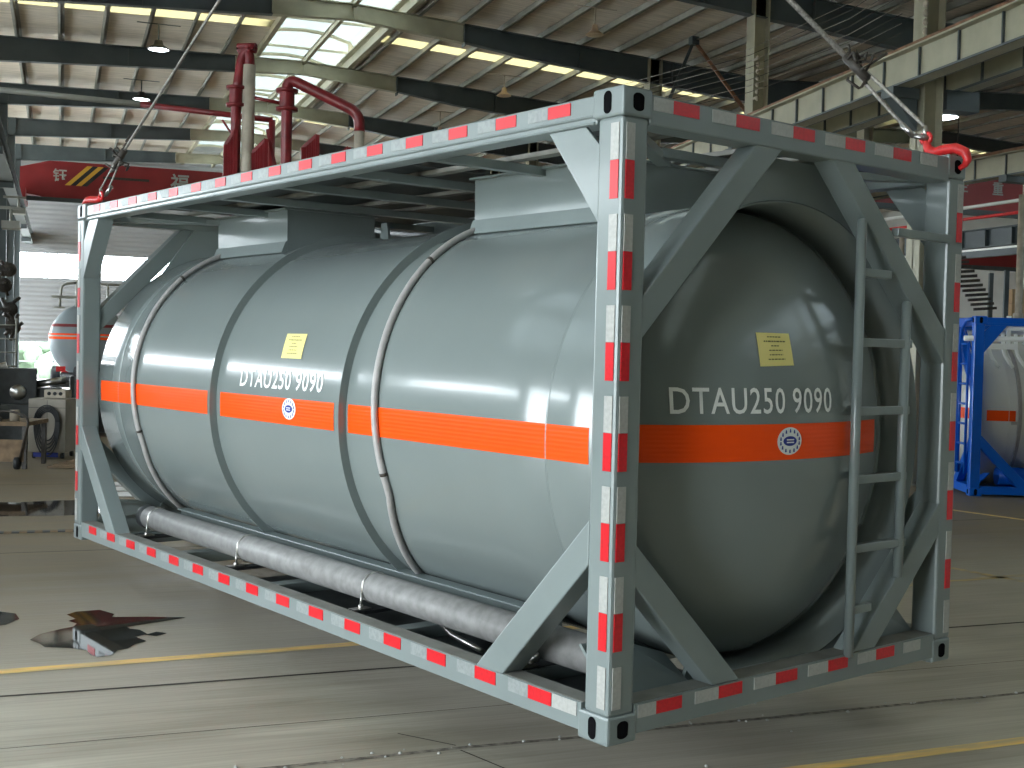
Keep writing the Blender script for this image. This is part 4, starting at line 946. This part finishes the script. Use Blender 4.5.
b = MB(); b.tube(arcpts([(-1.55, -0.1, 2.7), (-1.5, -0.12, 3.35), (-1.1, -0.1, 3.42)]), 0.035, 8); b.tube([(-1.1, -0.1, 2.75), (-1.1, -0.1, 3.5)], 0.045, 8); b.tube([(-0.3, -0.1, 2.75), (-0.3, -0.1, 3.4)], 0.035, 8); b.tube([(0.1, 0, 2.6), (0.1, 0, 3.4)], 0.035, 8); b.tube([(-1.1, -0.1, 3.4), (0.1, 0, 3.4)], 0.03, 8)
b.box((-1.75, -0.2, 2.98), (-1.05, 0.3, 3.05)); b.box((-1.7, -0.2, 2.7), (-1.4, 0.2, 2.74)); b.build('catwalk_rail', M['purlin'], tr)
q = MB(); q.tube([(-1.5, -0.45, 0.85), (0.2, -0.45, 0.85)], 0.11, 12); q.build('bumper', M['black'], tr)
q = MB(); q.box((-1.5, 6.9, 0.6), (0.0, 8.8, 2.6)); q.box((-1.4, 8.8, 0.6), (-0.1, 8.9, 1.6)); q.build('cab', M['redsteel'], tr, 0.08)
for x in (-1.5, -0.1):
    q = MB(); q.box((x - 0.12, -0.5, 0.98), (x + 0.12, -0.3, 1.12)); q.build('tail_lamp', M['hookred'], tr)

# ================================================================== NEAR-LEFT CLUTTER
cab = root('welding_cabinet', (-2.23, 16.0, 0), R(-18), 'beige wheeled welding cabinet with a coiled black cable on its front', 'welding machine')
b = MB(); b.box((-0.29, 0, 0.1), (0.29, 0.6, 0.94)); b.build('body', M['cab'], cab, 0.012)
b = MB(); b.box((-0.001, -0.004, 0.13), (0.004, 0.002, 0.92)); b.box((-0.29, -0.005, 0.8), (0.29, 0.0, 0.806)); b.build('panel_seam', M['grease'], cab)
b = MB(); rr = random.Random(9)
for i in range(5):
    pts = []; r = 0.14 + 0.02 * i
    for k_ in range(25):
        a = 2 * math.pi * k_ / 24; pts.append((0.02 + r * math.cos(a) * 0.9, -0.03 - 0.01 * i, 0.58 + r * math.sin(a) * 1.2 - (0.12 if math.sin(a) < 0 else 0) * abs(math.sin(a)) * (1 + 0.3 * i)))
    b.tube(pts, 0.011, 6)
b.build('cable_coil', M['black'], cab)
for x in (-0.22, 0.22):
    for y in (0.08, 0.52):
        b = MB(); b.lathe([(0.01, -0.02), (0.05, -0.02), (0.05, 0.02), (0.01, 0.02)], (x, y, 0.05), 'X', 12); b.build('caster', M['black'], cab)
b = MB(); b.box((-0.2, -0.015, 0.03), (0.18, -0.005, 0.1)); b.build('blue_skirt', M['blue_ink'], cab)
wf = root('wire_feeder', (-2.12, 16.2, 0.945), R(-18), 'small tan wire feeder sitting on the welding cabinet', 'wire feeder')
b = MB(); b.box((-0.17, 0, 0), (0.17, 0.3, 0.13)); b.build('case', M['beige'], wf, 0.01)
for x in (-0.09, 0.0, 0.09):
    b = MB(); b.lathe([(0.001, -0.012), (0.028, -0.01), (0.03, 0.0)], (x, 0, 0.07), 'Y', 12); b.build('dial', M['black'], wf)
bench = root('work_table', (-3.0, 14.6, 0), R(-18), 'brown steel work table loaded with tools at the left edge', 'work table')
b = MB(); b.box((-0.6, 0, 0.62), (0.55, 0.9, 0.68)); b.build('top', M['wood'], bench, 0.005)
for x in (-0.55, 0.5):
    for y in (0.05, 0.85): b = MB(); b.box((x - 0.03, y - 0.03, 0.0), (x + 0.03, y + 0.03, 0.62)); b.build('leg', M['grease'], bench)
b = MB(); b.box((-0.6, 0.02, 0.1), (0.5, 0.06, 0.42)); b.build('lower_panel', M['wood'], bench)
b = MB(); b.tube(arcpts([(0.45, 0.0, 0.15), (0.6, -0.05, 0.75), (0.3, -0.05, 0.85), (0.0, -0.05, 0.8)]), 0.018, 8); b.build('push_handle', M['grease'], bench)
b = MB(); b.lathe([(0.01, -0.03), (0.09, -0.03), (0.09, 0.03), (0.01, 0.03)], (0.42, -0.02, 0.09), 'X', 14); b.build('wheel', M['black'], bench)
cr3 = math.cos(R(-18)); sr3 = math.sin(R(-18))
def on_bench(x, y): return (-3.0 + x * cr3 - y * sr3, 14.6 + x * sr3 + y * cr3, 0.682)
for i, (x, y, lb, cat, kind) in enumerate(((-0.35, 0.2, 'grey vice clamped on the brown work table', 'vice', 0), (0.0, 0.15, 'dark gear lying on the brown work table', 'gear', 1), (0.3, 0.2, 'pale paint tin on the brown work table', 'tin', 2), (-0.1, 0.5, 'black toolbox on the brown work table', 'toolbox', 3))):
    t = root(('bench_vice', 'gear_wheel', 'paint_tin', 'toolbox')[kind], on_bench(x, y), R(-18 + 20 * i), lb, cat)
    b = MB()
    if kind == 0: b.box((-0.1, -0.06, 0), (0.1, 0.06, 0.08)); b.box((-0.1, -0.05, 0.08), (-0.02, 0.05, 0.2)); b.box((0.02, -0.05, 0.08), (0.08, 0.05, 0.2)); b.tube([(0.1, 0, 0.1), (0.22, 0, 0.1)], 0.015, 8); b.build('jaw', M['steel'], t)
    elif kind == 1:
        b.lathe([(0.04, 0.0), (0.12, 0), (0.12, 0.05), (0.04, 0.05), (0.04, 0)], (0, 0, 0), 'Z', 20, smooth=False)
        for q in range(12): a = q * math.pi / 6; b.box((0.12 * math.cos(a) - 0.012, 0.12 * math.sin(a) - 0.012, 0), (0.12 * math.cos(a) + 0.012, 0.12 * math.sin(a) + 0.012, 0.05))
        b.build('toothed_disc', M['grease'], t)
    elif kind == 2: b.lathe([(0.001, 0), (0.07, 0), (0.07, 0.15), (0.073, 0.155), (0.065, 0.16), (0.001, 0.158)], (0, 0, 0), 'Z', 20); b.build('can', M['beige'], t)
    else: b.box((-0.2, -0.1, 0), (0.2, 0.1, 0.14)); b.prism([(-0.2, -0.1, 0.14), (-0.2, 0.1, 0.14), (-0.2, 0.03, 0.2), (-0.2, -0.03, 0.2)], (0.4, 0, 0)); b.tube([(-0.1, 0, 0.2), (-0.1, 0, 0.25), (0.1, 0, 0.25), (0.1, 0, 0.2)], 0.01, 6); b.build('case', M['junk'], t)
machine('milling_machine', (-2.55, 18.6, 0), (1.2, 0.9, 1.35), M['junk'], 'dark machine tool behind the welding cabinet', 'machine', 5)
machine('drill_machine', (-1.35, 21.3, 0), (1.3, 0.9, 1.15), M['junk'], 'low black machine between the welding cabinet and the corner post', 'machine', 6)
machine('saw_machine', (-3.35, 19.5, 0), (0.8, 0.8, 1.6), M['junk'], 'tall dark machine against the grey column', 'machine', 7)
machine('press_machine', (0.3, 19.8, 0), (1.4, 0.9, 0.9), M['junk'], 'black machine seen low behind the far corner post', 'machine', 8)
b = MB(); b.tube([(-1.8, 18.5, 1.3), (-0.9, 18.2, 1.3)], 0.1, 16); b.box((-1.8, 18.3, 0), (-1.7, 18.6, 1.25)); b.box((-1.05, 18.1, 0), (-0.95, 18.4, 1.25)); bar_ = b.build('steel_roller', M['black']); tag(bar_, 'black steel roller on two stands, below the striped tanker truck', 'roller')
b = MB()
for x in (-2.9, -2.52): b.tube([(x, 13.6, 0.0), (x, 13.6, 2.35)], 0.014, 6)
for i in range(8): b.tube([(-2.9, 13.6, 0.35 + i * 0.27), (-2.52, 13.6, 0.35 + i * 0.27)], 0.01, 6)
# steel step ladder against column, farther back
tb = MB()
for x in (-3.25, -2.85): tb.tube([(x, 20.6, 0.0), (x, 20.9, 2.25)], 0.02, 6)
for i in range(8): tb.tube([(-3.25, 20.62, 0.3 + i * 0.26), (-2.85, 20.62, 0.3 + i * 0.26)], 0.014, 6)
tag(tb.build('step_ladder', M['purlin']), 'thin pale ladder standing by the grey columns', 'ladder')
# valve cluster / wall-mounted reels on the column line
rr = random.Random(12)
for i, (x, y, z) in enumerate(((-3.2, 24.0, 3.0), (-3.1, 24.6, 2.5), (-3.0, 23.4, 2.1), (-3.15, 25.2, 3.4))):
    b = MB()
    for q in range(5): b.tube([(x + rr.uniform(-.2, .2), y, z + rr.uniform(-.3, .3)), (x + rr.uniform(-.2, .2), y + 0.1, z + rr.uniform(-.3, .3))], 0.04, 6)
    b.lathe([(0.01, 0), (0.16, 0.0), (0.16, 0.06), (0.01, 0.06)], (x, y, z), 'Y', 14); b.box((x - 0.35, y - 0.02, z - 0.03), (x, y + 0.04, z + 0.03)); b.box((-3.75, y - 0.03, z - 0.03), (x, y + 0.03, z + 0.03))
    tag(b.build('hose_reel', M['grease']), 'dark hose reel bracketed to the grey column row', 'hose reel', 'hose reels on the column row')
for i, (x, y, z) in enumerate(((-3.3, 30.0, 5.2), (-3.2, 22.6, 4.2))):
    b = MB(); b.box((-3.5, y - 0.03, z + 0.3), (x + 0.35, y + 0.03, z + 0.36)); b.box((x, y - 0.25, z - 0.1), (x + 0.35, y + 0.25, z + 0.05)); b.tube([(x + 0.17, y, z), (x + 0.17, y, z + 0.3)], 0.03, 8)
    tag(b.build('wall_fan', M['purlin']), ('pale fan bracket high on the grey columns', 'pale floodlight bracket low on the grey columns')[i], ('fan', 'floodlight')[i])
# steel strips and plates on the floor
for i in range(5):
    b = MB(); a = R(-20 + i * 5); x = -1.35 + i * 0.1; y = 14.3 + i * 0.12; dx, dy = math.cos(a) * 0.9, math.sin(a) * 0.9
    b.bar((x - dx, y - dy, 0.02 + 0.022 * i), (x + dx, y + dy, 0.02 + 0.022 * i), 0.09, 0.02)
    tag(b.build('timber_plank', M['wood']), 'brown plank lying on the floor by the welding cabinet', 'plank', 'planks by the welding cabinet')
for i in range(3):
    b = MB(); b.box((-1.6 + 0.1 * i, 11.0 + i * 0.55, 0.004), (-0.4 + 0.15 * i, 11.4 + i * 0.55, 0.016)); tag(b.build('steel_sheet', M['white_tape']), 'pale steel sheet flat on the floor behind the container', 'steel sheet', 'steel sheets on the floor')
b = MB(); b.box((-1.7, 13.6, 0.0), (-0.2, 13.9, 0.12)); tag(b.build('steel_channel', M['grease']), 'dark steel channel on the floor beyond the pale sheets', 'steel beam')
# hazard striped floor strip
hz = root('hazard_strip', (-2.6, 8.4, 0), 0, 'low black and tan striped floor strip left of the container', 'floor strip')
b = MB()
for i in range(34): b.box((-1.4 + i * 0.07, -0.05, 0.001), (-1.33 + i * 0.07, 0.05, 0.012), i % 2)
b.build('striped_cover', [M['black'], M['wood']], hz)
# puddles
def puddle(pts, label, name='puddle'):
    b = MB(); n = len(pts); cx = sum(p[0] for p in pts) / n; cy_ = sum(p[1] for p in pts) / n
    vs = [(cx, cy_, 0.0035)] + [(x, y, 0.003) for x, y in pts]
    b.add(vs, [(0, i + 1, (i + 1) % n + 1) for i in range(n)]); tag(b.build(name, M['water']), label, 'puddle')
puddle([(-2.19, 3.88), (-2.13, 4.02), (-2.01, 4.13), (-1.93, 4.18), (-1.9, 4.3), (-1.96, 4.36), (-1.88, 4.45), (-1.97, 4.56), (-1.91, 4.64), (-1.75, 4.66), (-1.66, 4.5), (-1.72, 4.42), (-1.45, 4.36), (-1.2, 4.27), (-1.47, 4.29), (-1.72, 4.3), (-1.68, 4.2), (-1.76, 4.12), (-1.62, 4.16), (-1.58, 4.03), (-1.52, 3.98), (-1.48, 3.85), (-1.56, 3.8), (-1.5, 3.66), (-1.57, 3.6), (-1.62, 3.5), (-1.68, 3.47), (-1.72, 3.36), (-1.8, 3.33), (-1.84, 3.4), (-1.86, 3.52), (-1.96, 3.6), (-2.1, 3.66), (-2.13, 3.76)], 'ragged dark puddle beside the yellow floor line')
puddle([(-1.5, 3.83), (-1.42, 3.9), (-1.36, 3.84), (-1.43, 3.78)], 'tiny drop of water right of the ragged puddle')
puddle([(-2.9, 4.2), (-2.35, 4.35), (-2.27, 4.5), (-2.3, 4.68), (-2.5, 4.85), (-2.9, 4.95)], 'puddle cut by the left picture edge')
puddle([(-2.9, 9.6), (-2.4, 9.55), (-2.0, 9.5), (-1.5, 9.6), (-1.4, 10.1), (-1.55, 10.75), (-2.1, 10.8), (-2.5, 10.7), (-2.9, 10.8)], 'bright reflecting puddle left of the far corner post')
b = MB(); rr = random.Random(21)
for i in range(50):
    x = rr.uniform(-1.4, 3.5); y = 1.15 + rr.gauss(0, 0.03) if i < 40 else rr.uniform(0.2, 3); s = rr.uniform(0.003, 0.009)
    b.lathe([(0.001, s * 1.2), (s, s * 0.8), (s * 1.2, 0.001)], (x, y, 0.001), 'Z', 5)
tag(b.build('gravel_crumbs', M['white_tape']), 'small pale concrete crumbs along the floor joint', 'crumbs', kind='stuff')
